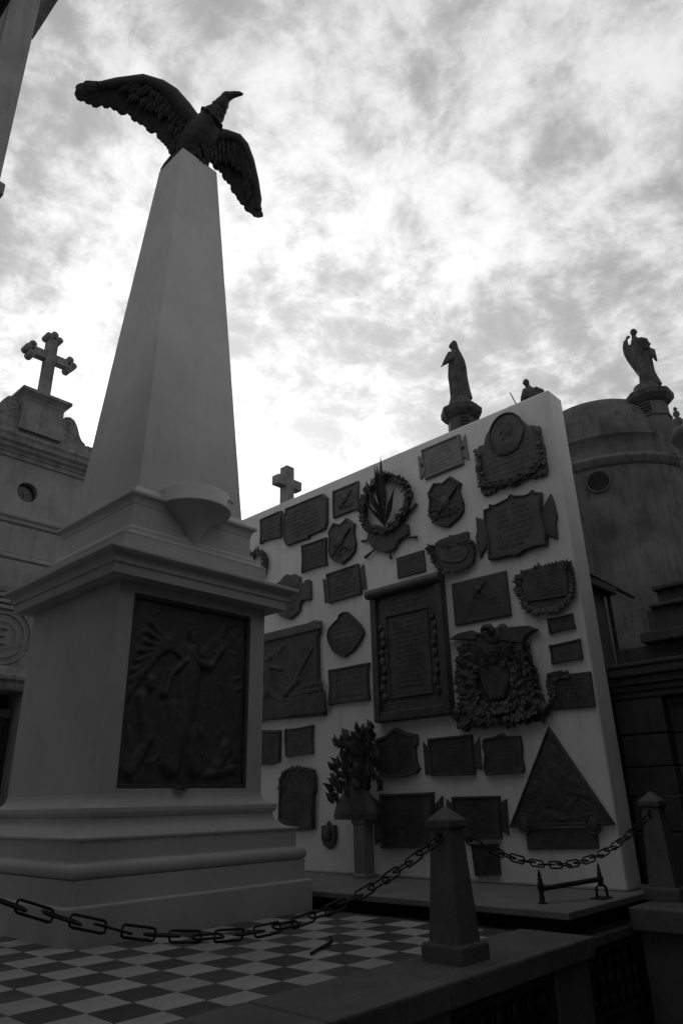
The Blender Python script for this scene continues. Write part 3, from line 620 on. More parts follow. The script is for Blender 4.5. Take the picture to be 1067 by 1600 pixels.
o = plaque('scallop', 'bronze_plaque', 'wavy topped bronze plaque just left of the point of the triangle', rows=7)
o = plaque('eared_c', 'bronze_plaque', 'wide eared dark plaque in the lowest row left of the near bollard', m='bronze_dark', style='ears', rows=7, th=.04)
o = plaque('eared_d', 'bronze_plaque', 'eared dark plaque behind the cap of the near bollard', m='bronze_dark', style='ears', rows=7)
o = plaque('dark_e', 'bronze_plaque', 'small dark lettered plaque hung lowest, behind the near bollard shaft', m='bronze_dark', rows=7, th=.025)
# triangle
o = plaque('tri', 'triangular_plaque', 'big triangular bronze plaque in the lower right corner of the wall', m='bronze_dark', ridge=True, th=.035, rs=.93, bev=.02)
tc_ = [sum(p[k] for p in PLQ['tri'][0])/3 for k in (0, 1)]
rnd = random.Random(8)
relief(o, tc_[0]-.42, tc_[0]+.42, tc_[1]-.30, tc_[1]+.50, WX-.035, [(.48, .34, .50, .50, .15, .05), (.5, .55, .5, .60, .09, .06), (.46, .62, .44, .82, .05, .04), (.52, .62, .54, .80, .05, .04), (.49, .85, .5, .92, .035, .03),
       (.28, .40, .12, .34, .045, .035), (.34, .44, .20, .46, .04, .03), (.70, .46, .86, .44, .06, .04), (.66, .38, .84, .34, .05, .035), (.60, .20, .70, .30, .035, .035), (.38, .16, .56, .10, .05, .03)] +
       [(lambda a, u, v: (u, v, u+.05*math.cos(a), v+.05*math.sin(a), .016, .02))(rnd.random()*6.3, rnd.uniform(.25, .75), rnd.uniform(.02, .22)) for _ in range(22)] + [(.5, .45, .5+.42*math.cos(a), .45+.40*math.sin(a), .018, .022) for a in [.3*k for k in range(21)]], nx=90, nz=90, amp=.36, poly=scale_poly(PLQ['tri'][0], .86))
for yy, nm in ((tc_[0]+.33, 'oval_badge'), (tc_[0]-.30, 'shield_badge')):
    bd = MB(); bd.tube([(WX-.038, yy+.06*math.cos(a), tc_[1]-.25+.075*math.sin(a)) for a in [2*math.pi*k/20 for k in range(20)]], .009, 6, closed=True).blob((WX-.036, yy, tc_[1]-.25), .015, .05, .065); bd.build(nm, 'bronze', o)
o = plaque('trirect', 'bronze_plaque', 'plain bronze plaque directly under the big triangle', rows=4, th=.02, ridge=False)
# spread eagle coat
eo = tag(MB().prism_x(PLQ['eagle_shield'][0], WX-.07, WX, .12).build('bronze_relief', 'bronze_dark'), 'big bronze relief of a spread eagle above an oval shield and oak branches', 'relief', 'bronze plaques on the memorial wall')
sp = PLQ['eagle_shield'][0]; sc = (sum(p[0] for p in sp)/7, sum(p[1] for p in sp)/7)
for wgs in PLQ['eagle_wing']:
    MB().prism_x(wgs, WX-.075, WX-.02, .10).build('wing', 'bronze_dark', eo)
hb = PLQ['eagle_head'][0]; hc = (sum(p[0] for p in hb)/6, sum(p[1] for p in hb)/6)
hm = MB(); hm.blob((WX-.05, hc[0], hc[1]-.06), .045, .11, .09).tube([(WX-.08, hc[0], hc[1]-.02), (WX-.11, hc[0]+.02, hc[1]+.03), (WX-.13, hc[0]+.06, hc[1]+.02), (WX-.14, hc[0]+.09, hc[1]-.005)], [.05, .04, .03, .008], 10)
hm.blob((WX-.05, hc[0]+.10, hc[1]-.02), .03, .06, .05).blob((WX-.05, hc[0]-.10, hc[1]-.0), .03, .06, .05); hm.build('eagle_head', 'bronze_dark', eo)
relief(eo, sc[0]-.3, sc[0]+.3, sc[1]+.10, hc[1], WX-.035, [(.5, .9, .5, .3, .22, .06), (.3, .8, .25, .3, .12, .05), (.7, .8, .75, .3, .12, .05)], 'eagle_breast', 'bronze_dark', 40, 30)
ep_ = PLQ['eagle'][0] + [PLQ['eagle'][0][0]]
MB().prism_x(scale_poly(PLQ['eagle'][0], .90), WX-.035, WX-.001, .08).build('backing', 'bronze_dark', eo)
leaves_along(eo, scale_poly(ep_, .74), WX-.045, 120, .10, .085, 'bronze_dark', 1.0, 'oak_leaves', out=sc, depth=.035, dense=3)
leaves_along(eo, scale_poly(ep_, .90), WX-.03, 90, .07, .06, 'bronze_dark', .7, 'oak_leaves', out=sc, depth=.02, dense=2)
leaves_along(eo, scale_poly(ep_, .46), WX-.05, 70, .08, .07, 'bronze_dark', 1.5, 'oak_leaves', out=sc, depth=.02, dense=2)
leaves_along(eo, scale_poly(ep_, .58), WX-.05, 80, .09, .08, 'bronze_dark', 1.4, 'oak_leaves', out=sc, depth=.03, dense=2)
pe = PLQ['eagle'][0]
for a, c in (((pe[9]), sc), ((pe[15]), sc)):
    dv = Vector((0, a[0]-c[0], a[1]-c[1])).normalized(); e = Vector((WX-.05, a[0], a[1]))
    MB().tube([e-dv*.25, e-dv*.02], [.05, .06], 10).build('torch_end', 'bronze_dark', eo)
# wreath with palette and palm
wr = PLQ['wreath_ring'][0]; wc = (sum(p[0] for p in wr)/10, sum(p[1] for p in wr)/10)
wo = thing('bronze_wreath', 'bronze laurel wreath with palm fronds and a painter palette under the wall top', 'wreath', (WX-.03, wc[0], wc[1]), 'bronze plaques on the memorial wall')
ring = wr + [wr[0]]
b = MB(); b.tube([(WX-.035, y, z) for y, z in wr], .035, 8, closed=True); b.build('ring', 'bronze_dark', wo)
leaves_along(wo, ring, WX-.045, 150, .075, .05, 'bronze_dark', 1.1, 'laurel_leaves', depth=.05, dense=3)
MB().prism_x(PLQ['wreath_palette'][0], WX-.06, WX-.02, .04).build('palette', 'bronze_dark', wo)
tip = PLQ['wreath_tips'][0]; root = Vector((WX-.055, tip[2][0], tip[2][1]))
for k, (ty, tz) in enumerate([tip[0], tip[1], (tip[2][0]+.20, tip[2][1]+.62), (tip[2][0]+.28, tip[2][1]+.42), (tip[2][0]-.22, tip[2][1]+.42), (tip[2][0]-.16, tip[2][1]+.3), (tip[2][0]+.05, tip[2][1]+.8), (tip[2][0]-.04, tip[2][1]+.7)]):
    v = Vector((WX-.06, ty, tz))-root; MB().leaf(root, v, (-1, .1*((k % 3)-1), 0), v.length, .045).build('palm_frond', 'bronze_dark', wo)
for ty, tz in tip[3:]:
    e = Vector((WX-.035, ty, tz)); c = Vector((WX-.045, *[sum(p[k] for p in PLQ['wreath_palette'][0])/10 for k in (0, 1)]))
    MB().tube([c, c.lerp(e, .7), e], [.012, .012, .02], 8).build('brush', 'bronze_dark', wo)
# small wreath seen past the pedestal mouldings and a low plaque
sw = thing('bronze_wreath', 'small dark wreath on the wall just beyond the upper pedestal steps', 'wreath', (WX-.03, 6.98, 3.9))
b = MB(); b.tube([(WX-.03, 7.12+.20*math.cos(a), 3.86+.20*math.sin(a)) for a in [2*math.pi*k/20 for k in range(20)]], .035, 8, closed=True); b.build('ring', 'bronze_dark', sw)
leaves_along(sw, [(7.12+.20*math.cos(a), 3.86+.20*math.sin(a)) for a in [2*math.pi*k/20 for k in range(21)]], WX-.04, 60, .09, .04, 'bronze_dark', 1.2, 'laurel_leaves', dense=2)
lo = tag(MB().box(WX-.03, WX, 6.30, 6.62, .86, 1.10).build('bronze_plaque', 'bronze_dark', bevel=.005), 'dark plaque of which only a corner shows above the base moulding', 'plaque', 'bronze plaques on the memorial wall')
MB().box(WX-.04, WX-.0305, 6.33, 6.59, .89, 1.07).build('raised_panel', 'bronze_dark', lo)
# bronze bouquet on its stand
bp_ = PLQ['buststand'][0]; by_ = 5.12
bo = thing('bronze_bouquet', 'upright bronze bouquet of big leaves standing on a slim pillar by the wall', 'sculpture', (5.74, by_, .118))
MB().sq(5.74, by_, [(.085, .1185), (.085, .15), (.072, .16), (.072, .60), (.085, .615), (.085, .645)]).build('pillar', 'slab', bo, bevel=.005)
b = MB()
b.rings([[(5.76+.17*w*math.cos(a)*.75, by_+.10+.30*w*math.sin(a), z) for a in [2*math.pi*k/14 for k in range(14)]] for w, z in ((1, .646), (1.02, .70), (.9, .78), (.78, .84), (.5, .92), (.3, 1.0))]); b.build('base_rock', 'bronze_dark', bo)
rnd = random.Random(11)
S_ = 240/1067
b = MB(); stem = MB()
for k in range(150):
    t = rnd.random(); y = by_+.10+rnd.uniform(-.30, .26)*(1-.25*t); z = .85+t*.62+(-(y-by_-.0)*.35)
    a = rnd.uniform(.3, 2.6); b.leaf((5.76+rnd.uniform(-.15, .12), y, z), (rnd.uniform(-.7, .3), math.cos(a)*.8, math.sin(a)+.2), (-1, rnd.uniform(-.5, .5), .3), rnd.uniform(.10, .17), rnd.uniform(.07, .12))
b.build('big_leaves', 'bronze_dark', bo, kind='stuff')
for k in range(6): stem.tube([(5.75, by_+.1+.04*(k-3), .9), (5.74, by_+.1+.07*(k-3), 1.3), (5.72, by_+.08+.075*(k-3), 1.45-.03*k)], [.03, .025, .012], 6)
stem.build('stems', 'bronze_dark', bo)

# ---------------------------------------------------------------- condor statue on the obelisk
AZ = math.atan2(5.86, 3.58)
eu = Vector((math.sin(AZ), -math.cos(AZ), 0)); eh = Vector((math.cos(AZ), math.sin(AZ), 0)); ti = R(30)
ev = Vector((0, 0, math.cos(ti))) - eh*math.sin(ti); en = eu.cross(ev)          # en points towards the viewer side
EO = Vector((CX, CY, 8.372))
def E3(u, v, d=0.0): return EO + eu*u + ev*v + en*d
rnd0 = random.Random(9)
eg = thing('eagle_statue', 'black bronze bird of prey with spread wings perched on top of the obelisk', 'statue', EO)
b = MB()
def ell(c, ru, rv, rd, seg=14, rg=9, rot=0.0):
    rs = []
    for i in range(rg+1):
        t = math.pi*i/rg; q = max(math.sin(t), .03); w = -math.cos(t)*rv; ring = []
        for k in range(seg):
            a = 2*math.pi*k/seg; x = ru*q*math.cos(a); ring.append(tuple(E3(c[0]+x*math.cos(rot)-w*math.sin(rot), c[1]+x*math.sin(rot)+w*math.cos(rot), c[2]+rd*q*math.sin(a))))
        rs.append(ring)
    b.rings(rs, smooth=True)
ell((.10, .42, .02), .22, .36, .20, rot=-.42); ell((.05, .28, .0), .24, .26, .19); ell((.0, .08, -.05), .17, .22, .15)
b.tube([E3(.15, .56, .03), E3(.24, .69, .05), E3(.32, .83, .06), E3(.38, .94, .06)], [.17, .125, .085, .07], 14)
ell((.405, .985, .06), .085, .062, .06, rot=.25)
b.tube([E3(.42, .995, .06), E3(.50, 1.03, .06), E3(.56, 1.05, .06), E3(.60, 1.05, .06), E3(.61, 1.035, .06)], [.052, .042, .032, .02, .008], 10)
b.tube([E3(.44, .975, .06), E3(.50, 1.005, .06), E3(.55, 1.02, .06)], [.03, .022, .01], 8)
for k in range(70):
    a = rnd0.uniform(0, 6.28); t = rnd0.random(); q = .145-.07*t; cx_, cz0 = .20+.16*t, .62+.28*t
    b.blob(E3(cx_+q*math.cos(a)*.85, cz0-q*math.cos(a)*.55, .05+q*math.sin(a)), .022, .022, .03, 6, 4)
for s in (-.12, .12):
    b.tube([E3(s, .15, .05), E3(s*1.1, .0, .06), E3(s*1.2, -.09, .10)], [.10, .07, .05], 10)
b.build('body', 'eagle', eg, remesh=.018)
b = MB(); 
for k in range(26):
    a = 2*math.pi*k/26; c = Vector((.245+.10*math.cos(a)*math.cos(.6), .70+.10*math.cos(a)*-math.sin(.6)*-1*-.8, .04+.11*math.sin(a)))
    q = .135+.012*math.sin(k*2.3); b.blob(E3(.235+q*math.cos(a)*.85, .685-q*math.cos(a)*.55, .045+q*math.sin(a)), .030, .030, .034, 8, 6)
b.build('neck_ruff', 'eagle', eg)
b = MB(); rnd = random.Random(5)
for k in range(240):
    a = rnd.uniform(-1.3, 1.3); t = rnd.random(); u = .05+.10*t+.21*math.sin(a)*(1-.3*t); v = .08+.52*t; dd = .02+.19*math.cos(a)*(1-.25*t)
    p = E3(u, v, dd); dn = (eu*rnd.uniform(-.25, .15) - ev*1.0 + en*.12); b.leaf(p, dn, en*math.cos(a)+eu*math.sin(a), rnd.uniform(.08, .14), .05)
b.build('breast_feathers', 'eagle', eg, kind='stuff')
b = MB()
for k in range(9): b.leaf(E3(-.12+.02*k, .12, -.12), -ev*1.0+eu*(-.55+.10*k)*1.2-en*.25, en, .42, .13)
b.tube([E3(-.06, .24, -.08), E3(-.18, .12, -.10), E3(-.27, .03, -.11), E3(-.33, -.03, -.12)], [.10, .085, .06, .03], 10); b.build('tail', 'eagle', eg)
rockm = MB().sq(CX, CY, [(.236, 8.3725), (.225, 8.41), (.17, 8.47), (.10, 8.50)]).build('perch', 'eagle', eg, bevel=.02)
def wing(bone, lens, dirs, lead):
    w = MB(); bn = [E3(*p) for p in bone]
    w.tube(bn, lead, 12); wo_ = w.build('wing', 'eagle', eg)
    # long feathers, each its own piece, laid like shingles
    n = len(lens)
    for k, (pos, (du, dv, dd), ln, wd) in enumerate(lens):
        m = MB(); p = E3(*pos); dr = (eu*du + ev*dv + en*dd).normalized(); side = dr.cross(en).normalized(); nn = side.cross(dr)
        rs = []
        for i, t in enumerate((0, .25, .55, .8, .93, 1.0)):
            hw = wd*.5*(.6, .95, 1.0, 1.0, .85, .45)[i]; c = p + dr*ln*t - nn*(.05*ln*t*t) ; th = .014
            rs.append([tuple(c+side*hw), tuple(c+nn*th), tuple(c-side*hw), tuple(c-nn*th)])
        m.rings(rs, smooth=False); m.build('feather', 'eagle', wo_)
    # covert feathers over the arm
    cv = MB()
    for k in range(150):
        s = rnd.random()*(len(bn)-1)*.72; i = int(s); f = s-i; c = bn[i].lerp(bn[min(i+1, len(bn)-1)], f)
        j = min(int(s/(len(bn)-1)*n), n-1); du, dv, dd = lens[j][1]; dr = (eu*du+ev*dv+en*dd).normalized()
        cv.leaf(c+dr*rnd.uniform(-.02, .22)+en*rnd.choice((.05, -.03)), dr+eu*rnd.uniform(-.2, .2), en, rnd.uniform(.14, .22), .09)
    cv.build('covert_feathers', 'eagle', wo_, kind='stuff')
# left wing: sweeps up then out to the left
LB = [(.02, .60, -.02), (-.12, .74, -.06), (-.28, .90, -.10), (-.42, .98, -.12), (-.64, 1.01, -.12), (-.95, .90, -.08), (-1.16, .80, -.04)]
fe = []
edge = [(-.23, .17), (-.25, .235), (-.30, .255), (-.34, .32), (-.395, .345), (-.44, .415), (-.52, .43), (-.58, .455), (-.65, .50), (-.73, .525), (-.80, .57), (-.90, .585), (-1.0, .60), (-1.10, .60), (-1.22, .59), (-1.33, .60), (-1.41, .635), (-1.415, .70), (-1.33, .765)]
for i, (x, y) in enumerate(edge):
    t = i/(len(edge)-1); s = .3+t*(len(LB)-1-.3); k = min(int(s), len(LB)-2); f = s-k
    a = [LB[k][q]+(LB[k+1][q]-LB[k][q])*f for q in range(3)]
    du, dv = x-a[0], y-a[1]; fe.append((tuple(a), (du, dv, .02), math.hypot(du, dv)*(1+.03*math.sin(i*2.4)), .145+.02*math.sin(i*1.3)))
wing(LB, fe, None, [.12, .13, .12, .10, .085, .065, .05])
RB = [(.20, .50, -.04), (.32, .545, -.10), (.46, .57, -.14), (.60, .565, -.16), (.68, .50, -.16), (.78, .33, -.14), (.87, .08, -.10), (.93, -.15, -.06), (.935, -.30, -.04)]
edge = [(.34, .17), (.37, .13), (.44, .09), (.50, .04), (.55, -.01), (.59, -.03), (.62, -.09), (.66, -.15), (.70, -.19), (.74, -.24), (.78, -.28), (.81, -.325), (.86, -.36), (.91, -.385), (.95, -.395)]
fe = []
for i, (x, y) in enumerate(edge):
    t = i/(len(edge)-1); s = .6+t*(len(RB)-1-.6); k = min(int(s), len(RB)-2); f = s-k
    a = [RB[k][q]+(RB[k+1][q]-RB[k][q])*f for q in range(3)]
    du, dv = x-a[0], y-a[1]; fe.append((tuple(a), (du, dv, .02), math.hypot(du, dv)*(1+.03*math.sin(i*2.4)), .14))
wing(RB, fe, None, [.10, .10, .09, .085, .08, .065, .055, .05, .04])

# ---------------------------------------------------------------- mausoleum with the trefoil cross, left of the obelisk
FY = 10.0; FX = 3.80
mz = thing('mausoleum', 'tall narrow cream mausoleum with scrolled gable behind the obelisk', 'mausoleum', (FX, FY+1.5, -.79))
w0, w1 = FX-.90, FX+.90
DX0, DX1 = FX-.44, FX+.425
def fbox(*a, name='wall', m='facade', bev=.006): return MB().box(*a).build(name, m, mz, bevel=bev)
fbox(w0, DX0, FY, FY+3.0, -.79, 2.335); fbox(DX1, w1, FY, FY+3.0, -.79, 2.335); fbox(DX0+.001, DX1-.001, FY+.5, FY+3.0, -.79, 2.335, m='recess', name='doorway')
# upper wall with a round window cut as a ring of faces
def wall_hole(x0, x1, z0, z1, cx, cz, r, y, dep, name):
    b = MB(); n = 48; ci = [(cx+r*math.cos(2*math.pi*k/n), cz+r*math.sin(2*math.pi*k/n)) for k in range(n)]; ou = []
    for k in range(n):
        a = 2*math.pi*k/n; dx, dz = math.cos(a), math.sin(a)
        t = min(((x1-cx)/dx if dx > 1e-6 else 1e9), ((x0-cx)/dx if dx < -1e-6 else 1e9), ((z1-cz)/dz if dz > 1e-6 else 1e9), ((z0-cz)/dz if dz < -1e-6 else 1e9))
        ou.append((cx+dx*t, cz+dz*t))
    # make sure rectangle corners are present
    for cxn, czn in ((x0, z0), (x1, z0), (x0, z1), (x1, z1)):
        k = min(range(n), key=lambda i: (ou[i][0]-cxn)**2+(ou[i][1]-czn)**2); ou[k] = (cxn, czn)
    b.rings([[(p[0], y, p[1]) for p in ou], [(p[0], y, p[1]) for p in ci], [(p[0], y+dep, p[1]) for p in ci]], caps=False)
    return b.build(name, 'facade', mz)
wall_hole(w0, w1, 4.78, 5.73, FX+.02, 5.255, .155, FY, .16, 'wall')
fbox(w0, w1, FY+.165, FY+3.0, 4.78, 5.73, bev=0)
MB().box(w0, w1, FY+.02, FY+3.0, 2.335, 4.78).build('wall', 'facade', mz)
ow = MB().lathe(0, 0, [(.15, -.004), (.15, .004)], 36, smooth=False); 
o = MB(); o.rings([[(FX+.02+.155*math.cos(a), FY+.10, 5.255+.155*math.sin(a)) for a in [2*math.pi*k/36 for k in range(36)]], [(FX+.02+.155*math.cos(a), FY+.11, 5.255+.155*math.sin(a)) for a in [2*math.pi*k/36 for k in range(36)]]])
win = o.build('round_window', 'glass', mz)
g = MB(); g.tube([(FX-.02, FY+.09, 5.24), (FX+.10, FY+.09, 5.28)], .006, 6).tube([(FX+.0, FY+.09, 5.28), (FX+.03, FY+.09, 5.18)], .006, 6); g.build('glazing_bar', 'carved', win)
# cornices (front mouldings along x); profile (out, z)
def mould(prof, name, m='carved', xa=w0, xb=w1, ends=True):
    b = MB(); k = [(-0.02, prof[0][1])]+list(prof)+[(-0.02, prof[-1][1])]
    e = lambda p: p if ends else 0
    b.rings([[(xa-e(max(p, 0)), FY-p, z), (xb+e(max(p, 0)), FY-p, z), (xb+e(max(p, 0)), FY+2.9, z), (xa-e(max(p, 0)), FY+2.9, z)] for p, z in k])
    return b.build(name, m, mz, bevel=.004)
mould([(.03, 5.732), (.04, 5.79), (.06, 5.80), (.07, 5.83), (.12, 5.86), (.13, 5.90), (.18, 5.93), (.19, 5.99), (.22, 6.03), (.22, 6.07)], 'cornice')
mould([(.02, 4.70), (.05, 4.72), (.05, 4.76), (.09, 4.79), (.09, 4.84), (.03, 4.88)], 'string_course', 'facade')
fbox(w0+.0, w1-.0, FY-.03, FY+.02, 4.25, 4.69, name='panel')
mould([(.02, 4.16), (.06, 4.18), (.06, 4.22), (.03, 4.245)], 'string_course', 'facade')
fbox(w0, w1, FY-.035, FY+.02, 3.77, 4.155, name='frieze')
ltr = MB(); rnd = random.Random(2); x = FX-.55
for ch in range(17):       # worn engraved name, too weathered to read
    if ch not in (7, 10):
        h = .13; ltr.box(x, x+.014, FY-.041, FY-.034, 3.89, 3.89+h)
        if ch % 3: ltr.box(x+.032, x+.042, FY-.041, FY-.034, 3.89, 3.89+h)
        if ch % 2: ltr.box(x+.014, x+.034, FY-.041, FY-.034, 3.89+h*rnd.choice((0, .45, .9)), 3.905+h*rnd.choice((0, .45, .85)))
    x += .068
fr = ltr.build('frieze_lettering', 'facade', mz, kind='stuff')
mould([(.02, 3.66), (.05, 3.68), (.07, 3.74), (.07, 3.765)], 'string_course', 'facade')
for z in (3.44, 3.52, 3.60): fbox(w0, w1, FY-.02-.012*(z-3.4)*10, FY+.02, z, z+.055, name='fascia')
# monogram roundel above the door
b = MB()
for r_, q in ((.40, .012), (.31, .010), (.19, .007)): b.tube([(FX+.0+r_*math.cos(a), FY-.0, 3.07+r_*math.sin(a)) for a in [2*math.pi*k/48 for k in range(48)]], q, 8, closed=True)
rd_ = b.build('roundel', 'facade', mz)
b = MB(); yy = FY-.012; b.box(FX-.08, FX-.045, yy, FY+.03, 2.95, 3.19)
for z in (2.95, 3.055, 3.16): b.box(FX-.044, FX+(.07 if z != 3.055 else .045), yy, FY+.03, z, z+.03)
b.build('monogram', 'facade', rd_)
mould([(.03, 2.34), (.05, 2.38), (.05, 2.44), (.10, 2.47), (.10, 2.52), (.07, 2.55), (.05, 2.60), (.02, 2.66)], 'door_cornice')
dr = MB().box(DX0, DX1, FY+.30, FY+.33, -.6, 2.0).build('door', 'grille', mz)
gl = MB()
for k in range(6): gl.tube([(DX0+.08+k*.14, FY+.29, -.5), (DX0+.08+k*.14, FY+.29, 1.9)], .012, 6)
gl.build('door_bars', 'iron', dr)
fbox(DX0+.001, DX1-.001, FY+.28, FY+.36, 2.003, 2.12, name='door_lintel', m='tomb')
# gable: pedestal block, scroll wings, cross
fbox(w0-.05, w1+.05, FY-.10, FY+2.9, 6.075, 6.18, name='gable_base', m='carved')
def scroll(sg):
    pts = [(.0, 6.181)]
    prof = [(.33, 6.181), (.33, 6.62), (.38, 6.70), (.46, 6.73), (.54, 6.70), (.60, 6.61), (.66, 6.46), (.72, 6.36), (.78, 6.32), (.84, 6.335), (.90, 6.31), (.93, 6.25), (.91, 6.181)]
    p = [(FX+.02+sg*a, z) for a, z in prof]
    if sg < 0: p = p[::-1]
    o = MB().prism_y(p, FY-.05, FY+.10).build('scroll_wing', 'carved', mz, bevel=.008)
    v = MB(); c = (FX+.02+sg*.45, 6.60)
    for r_, q in ((.095, .010), (.03, .014)): v.tube([(c[0]+r_*math.cos(a), FY-.052, c[1]+r_*math.sin(a)) for a in [2*math.pi*k/24 for k in range(24)]], q, 6, closed=True)
    v.tube([(c[0]+sg*(.02+.06*k), FY-.05, c[1]-.13-.025*k+.02*math.sin(k*2.4)) for k in range(6)], .010, 6); v.tube([(c[0]-sg*.06+sg*.05*k, FY-.05, c[1]-.22+.018*math.sin(k*2)) for k in range(6)], .008, 6)
    v.tube([(FX+.02+sg*.88+.04*math.cos(a), FY-.052, 6.285+.035*math.sin(a)) for a in [2*math.pi*k/16 for k in range(16)]], .010, 6, closed=True)
    v.build('volute', 'carved', o)
scroll(1); scroll(-1)
MB().sq(FX+.015, FY+.17, [(.335, 6.1815), (.315, 6.70), (.325, 6.73), (.325, 6.76), (.375, 6.82), (.40, 6.83), (.40, 6.88), (.36, 6.90)]).build('gable_pedestal', 'carved', mz, bevel=.006)
cr = thing('trefoil_cross', 'weathered stone cross with trefoil ends on the gable pedestal', 'cross', (FX, FY+.15, 6.90))
cz_, cx_ = 7.78, FX+.075
def bar(x0, x1, z0, z1, d=.075): return MB().box(x0, x1, FY+.15-d, FY+.15+d, z0, z1)
b = bar(cx_-.085, cx_+.085, 6.90, 8.13); b.box(cx_-.30, cx_-.0851, FY+.08, FY+.22, cz_-.075, cz_+.075).box(cx_+.0851, cx_+.30, FY+.08, FY+.22, cz_-.075, cz_+.075)
b.build('shaft', 'carved', cr, bevel=.01)
for ox, oz, dx_, dz_ in ((-.30, cz_, -1, 0), (.30, cz_, 1, 0), (0, 8.13, 0, 1)):
    t = MB()
    for k in (-1, 0, 1):
        px_ = cx_+ox+dx_*(.085 if k == 0 else .02)+(0 if dx_ else k*.092); pz = oz+dz_*(.085 if k == 0 else .02)+(0 if dz_ else k*.092)
        ex = .004*k
        t.rings([[(px_+.060*math.cos(a), FY+.065+ex, pz+.060*math.sin(a)) for a in [2*math.pi*q/18 for q in range(18)]], [(px_+.060*math.cos(a), FY+.235+ex, pz+.060*math.sin(a)) for a in [2*math.pi*q/18 for q in range(18)]]])
        t.blob((px_, FY+.062, pz), .035, .02, .035, 8, 6)
    t.build('trefoil', 'carved', cr)

# ---------------------------------------------------------------- plain stone cross on a low tomb behind the wall
tb = thing('tomb', 'low stone tomb hidden behind the plaque wall, carrying the square cross', 'tomb', (9.0, 9.9, -.79))
MB().box(8.0, 10.0, 9.0, 11.2, -.79, 5.6).build('wall', 'tomb', tb); MB().sq(9.0, 9.95, [(1.1, 5.601), (1.1, 5.75), (.35, 6.1), (.35, 6.35)]).build('roof', 'tomb', tb)
pc = thing('stone_cross', 'plain square armed stone cross rising behind the plaque wall', 'cross', (9.0, 9.87, 6.35))
h = .105
MB().box(9-h, 9+h, 9.87-h, 9.87+h, 6.35, 7.40).build('upright', 'carved', pc, bevel=.006)
for s in (-1, 1): MB().box(*sorted((9+s*(h+.001), 9+s*.33)), 9.87-h+.003, 9.87+h-.003, 6.93, 7.13).build('arm', 'carved', pc, bevel=.006)

# ---------------------------------------------------------------- dark domed mausoleum, pedestals and statues behind the wall
DC = (15.02, 5.52)
dm = thing('domed_mausoleum', 'dark stained round mausoleum with a low dome at the right', 'mausoleum', (DC[0], DC[1], -.79))
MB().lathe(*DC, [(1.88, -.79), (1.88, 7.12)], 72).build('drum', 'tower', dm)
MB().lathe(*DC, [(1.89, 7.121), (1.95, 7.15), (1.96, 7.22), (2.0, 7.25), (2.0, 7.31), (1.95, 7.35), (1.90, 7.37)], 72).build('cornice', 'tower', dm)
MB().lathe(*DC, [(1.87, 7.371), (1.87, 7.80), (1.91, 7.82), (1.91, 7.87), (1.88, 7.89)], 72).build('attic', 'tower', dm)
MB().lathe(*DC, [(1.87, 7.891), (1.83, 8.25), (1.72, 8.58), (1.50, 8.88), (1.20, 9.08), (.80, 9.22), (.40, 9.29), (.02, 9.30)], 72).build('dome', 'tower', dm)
ang = R(180+16); oc = Vector((DC[0]+1.875*math.cos(ang), DC[1]+1.875*math.sin(ang), 6.80)); nv = Vector((math.cos(ang), math.sin(ang), 0)); tv = Vector((-math.sin(ang), math.cos(ang), 0))
def disc(r, d0, d1, name, m, par, seg=28):
    b = MB(); b.rings([[tuple(oc+nv*d+tv*r*math.cos(2*math.pi*k/seg)+Vector((0, 0, r*math.sin(2*math.pi*k/seg)))) for k in range(seg)] for d in (d0, d1)]); return b.build(name, m, par)
ocu = disc(.20, .0, .045, 'oculus', 'recess', dm)
b = MB(); b.tube([tuple(oc+nv*.05+tv*.23*math.cos(2*math.pi*k/28)+Vector((0, 0, .23*math.sin(2*math.pi*k/28)))) for k in range(28)], .02, 8, closed=True); b.build('oculus_rim', 'tower', ocu)
# ledges and a niche low on the drum, right edge of the photo
MB().box(10.35, 11.9, 5.75, 8.4, -.79, 6.3).build('side_chapel', 'tower', dm)

def octo(x, y, zt, zb, k, label, sm_='tomb'):
    t = thing('statue_pedestal', label, 'pedestal', (x, y, zb), 'octagonal pedestals carrying the rooftop statues'); rt = math.pi/8
    MB().lathe(x, y, [(.30*k, zb), (.30*k, zt-.72), (.33*k, zt-.70), (.33*k, zt-.66), (.30*k, zt-.64), (.30*k, zt-.36)], 8, smooth=False, rot=rt).build('shaft', sm_, t)
    MB().lathe(x, y, [(.31*k, zt-.3595), (.36*k, zt-.32), (.43*k, zt-.23), (.44*k, zt-.12), (.40*k, zt-.08)], 8, smooth=False, rot=rt).build('capital', 'statue', t)
    MB().lathe(x, y, [(.38*k, zt-.0795), (.30*k, zt-.03), (.25*k, zt+.05), (.22*k, zt+.16), (.1*k, zt+.19)], 20).build('mound', 'statue', t)
    az = math.atan2(-y, -x); fz = MB()
    fa = round((az-0)/(math.pi/4))*(math.pi/4); nv = Vector((math.cos(fa), math.sin(fa), 0)); tv = Vector((-nv.y, nv.x, 0)); ap = .30*k*math.cos(math.pi/8)
    for j in range(4):
        c = Vector((x, y, zt-.42-.075*j))+nv*(ap+.012); q = [c+tv*a*.095*k+Vector((0, 0, b_))+nv*d for d in (0, -.02) for a, b_ in ((-1, -.018), (1, -.018), (1, .018), (-1, .018))]
        fz.add(q, [(0, 1, 2, 3), (4, 7, 6, 5), (0, 4, 5, 1), (1, 5, 6, 2), (2, 6, 7, 3), (3, 7, 4, 0)])
    fz.build('vent_slots', 'recess', t)
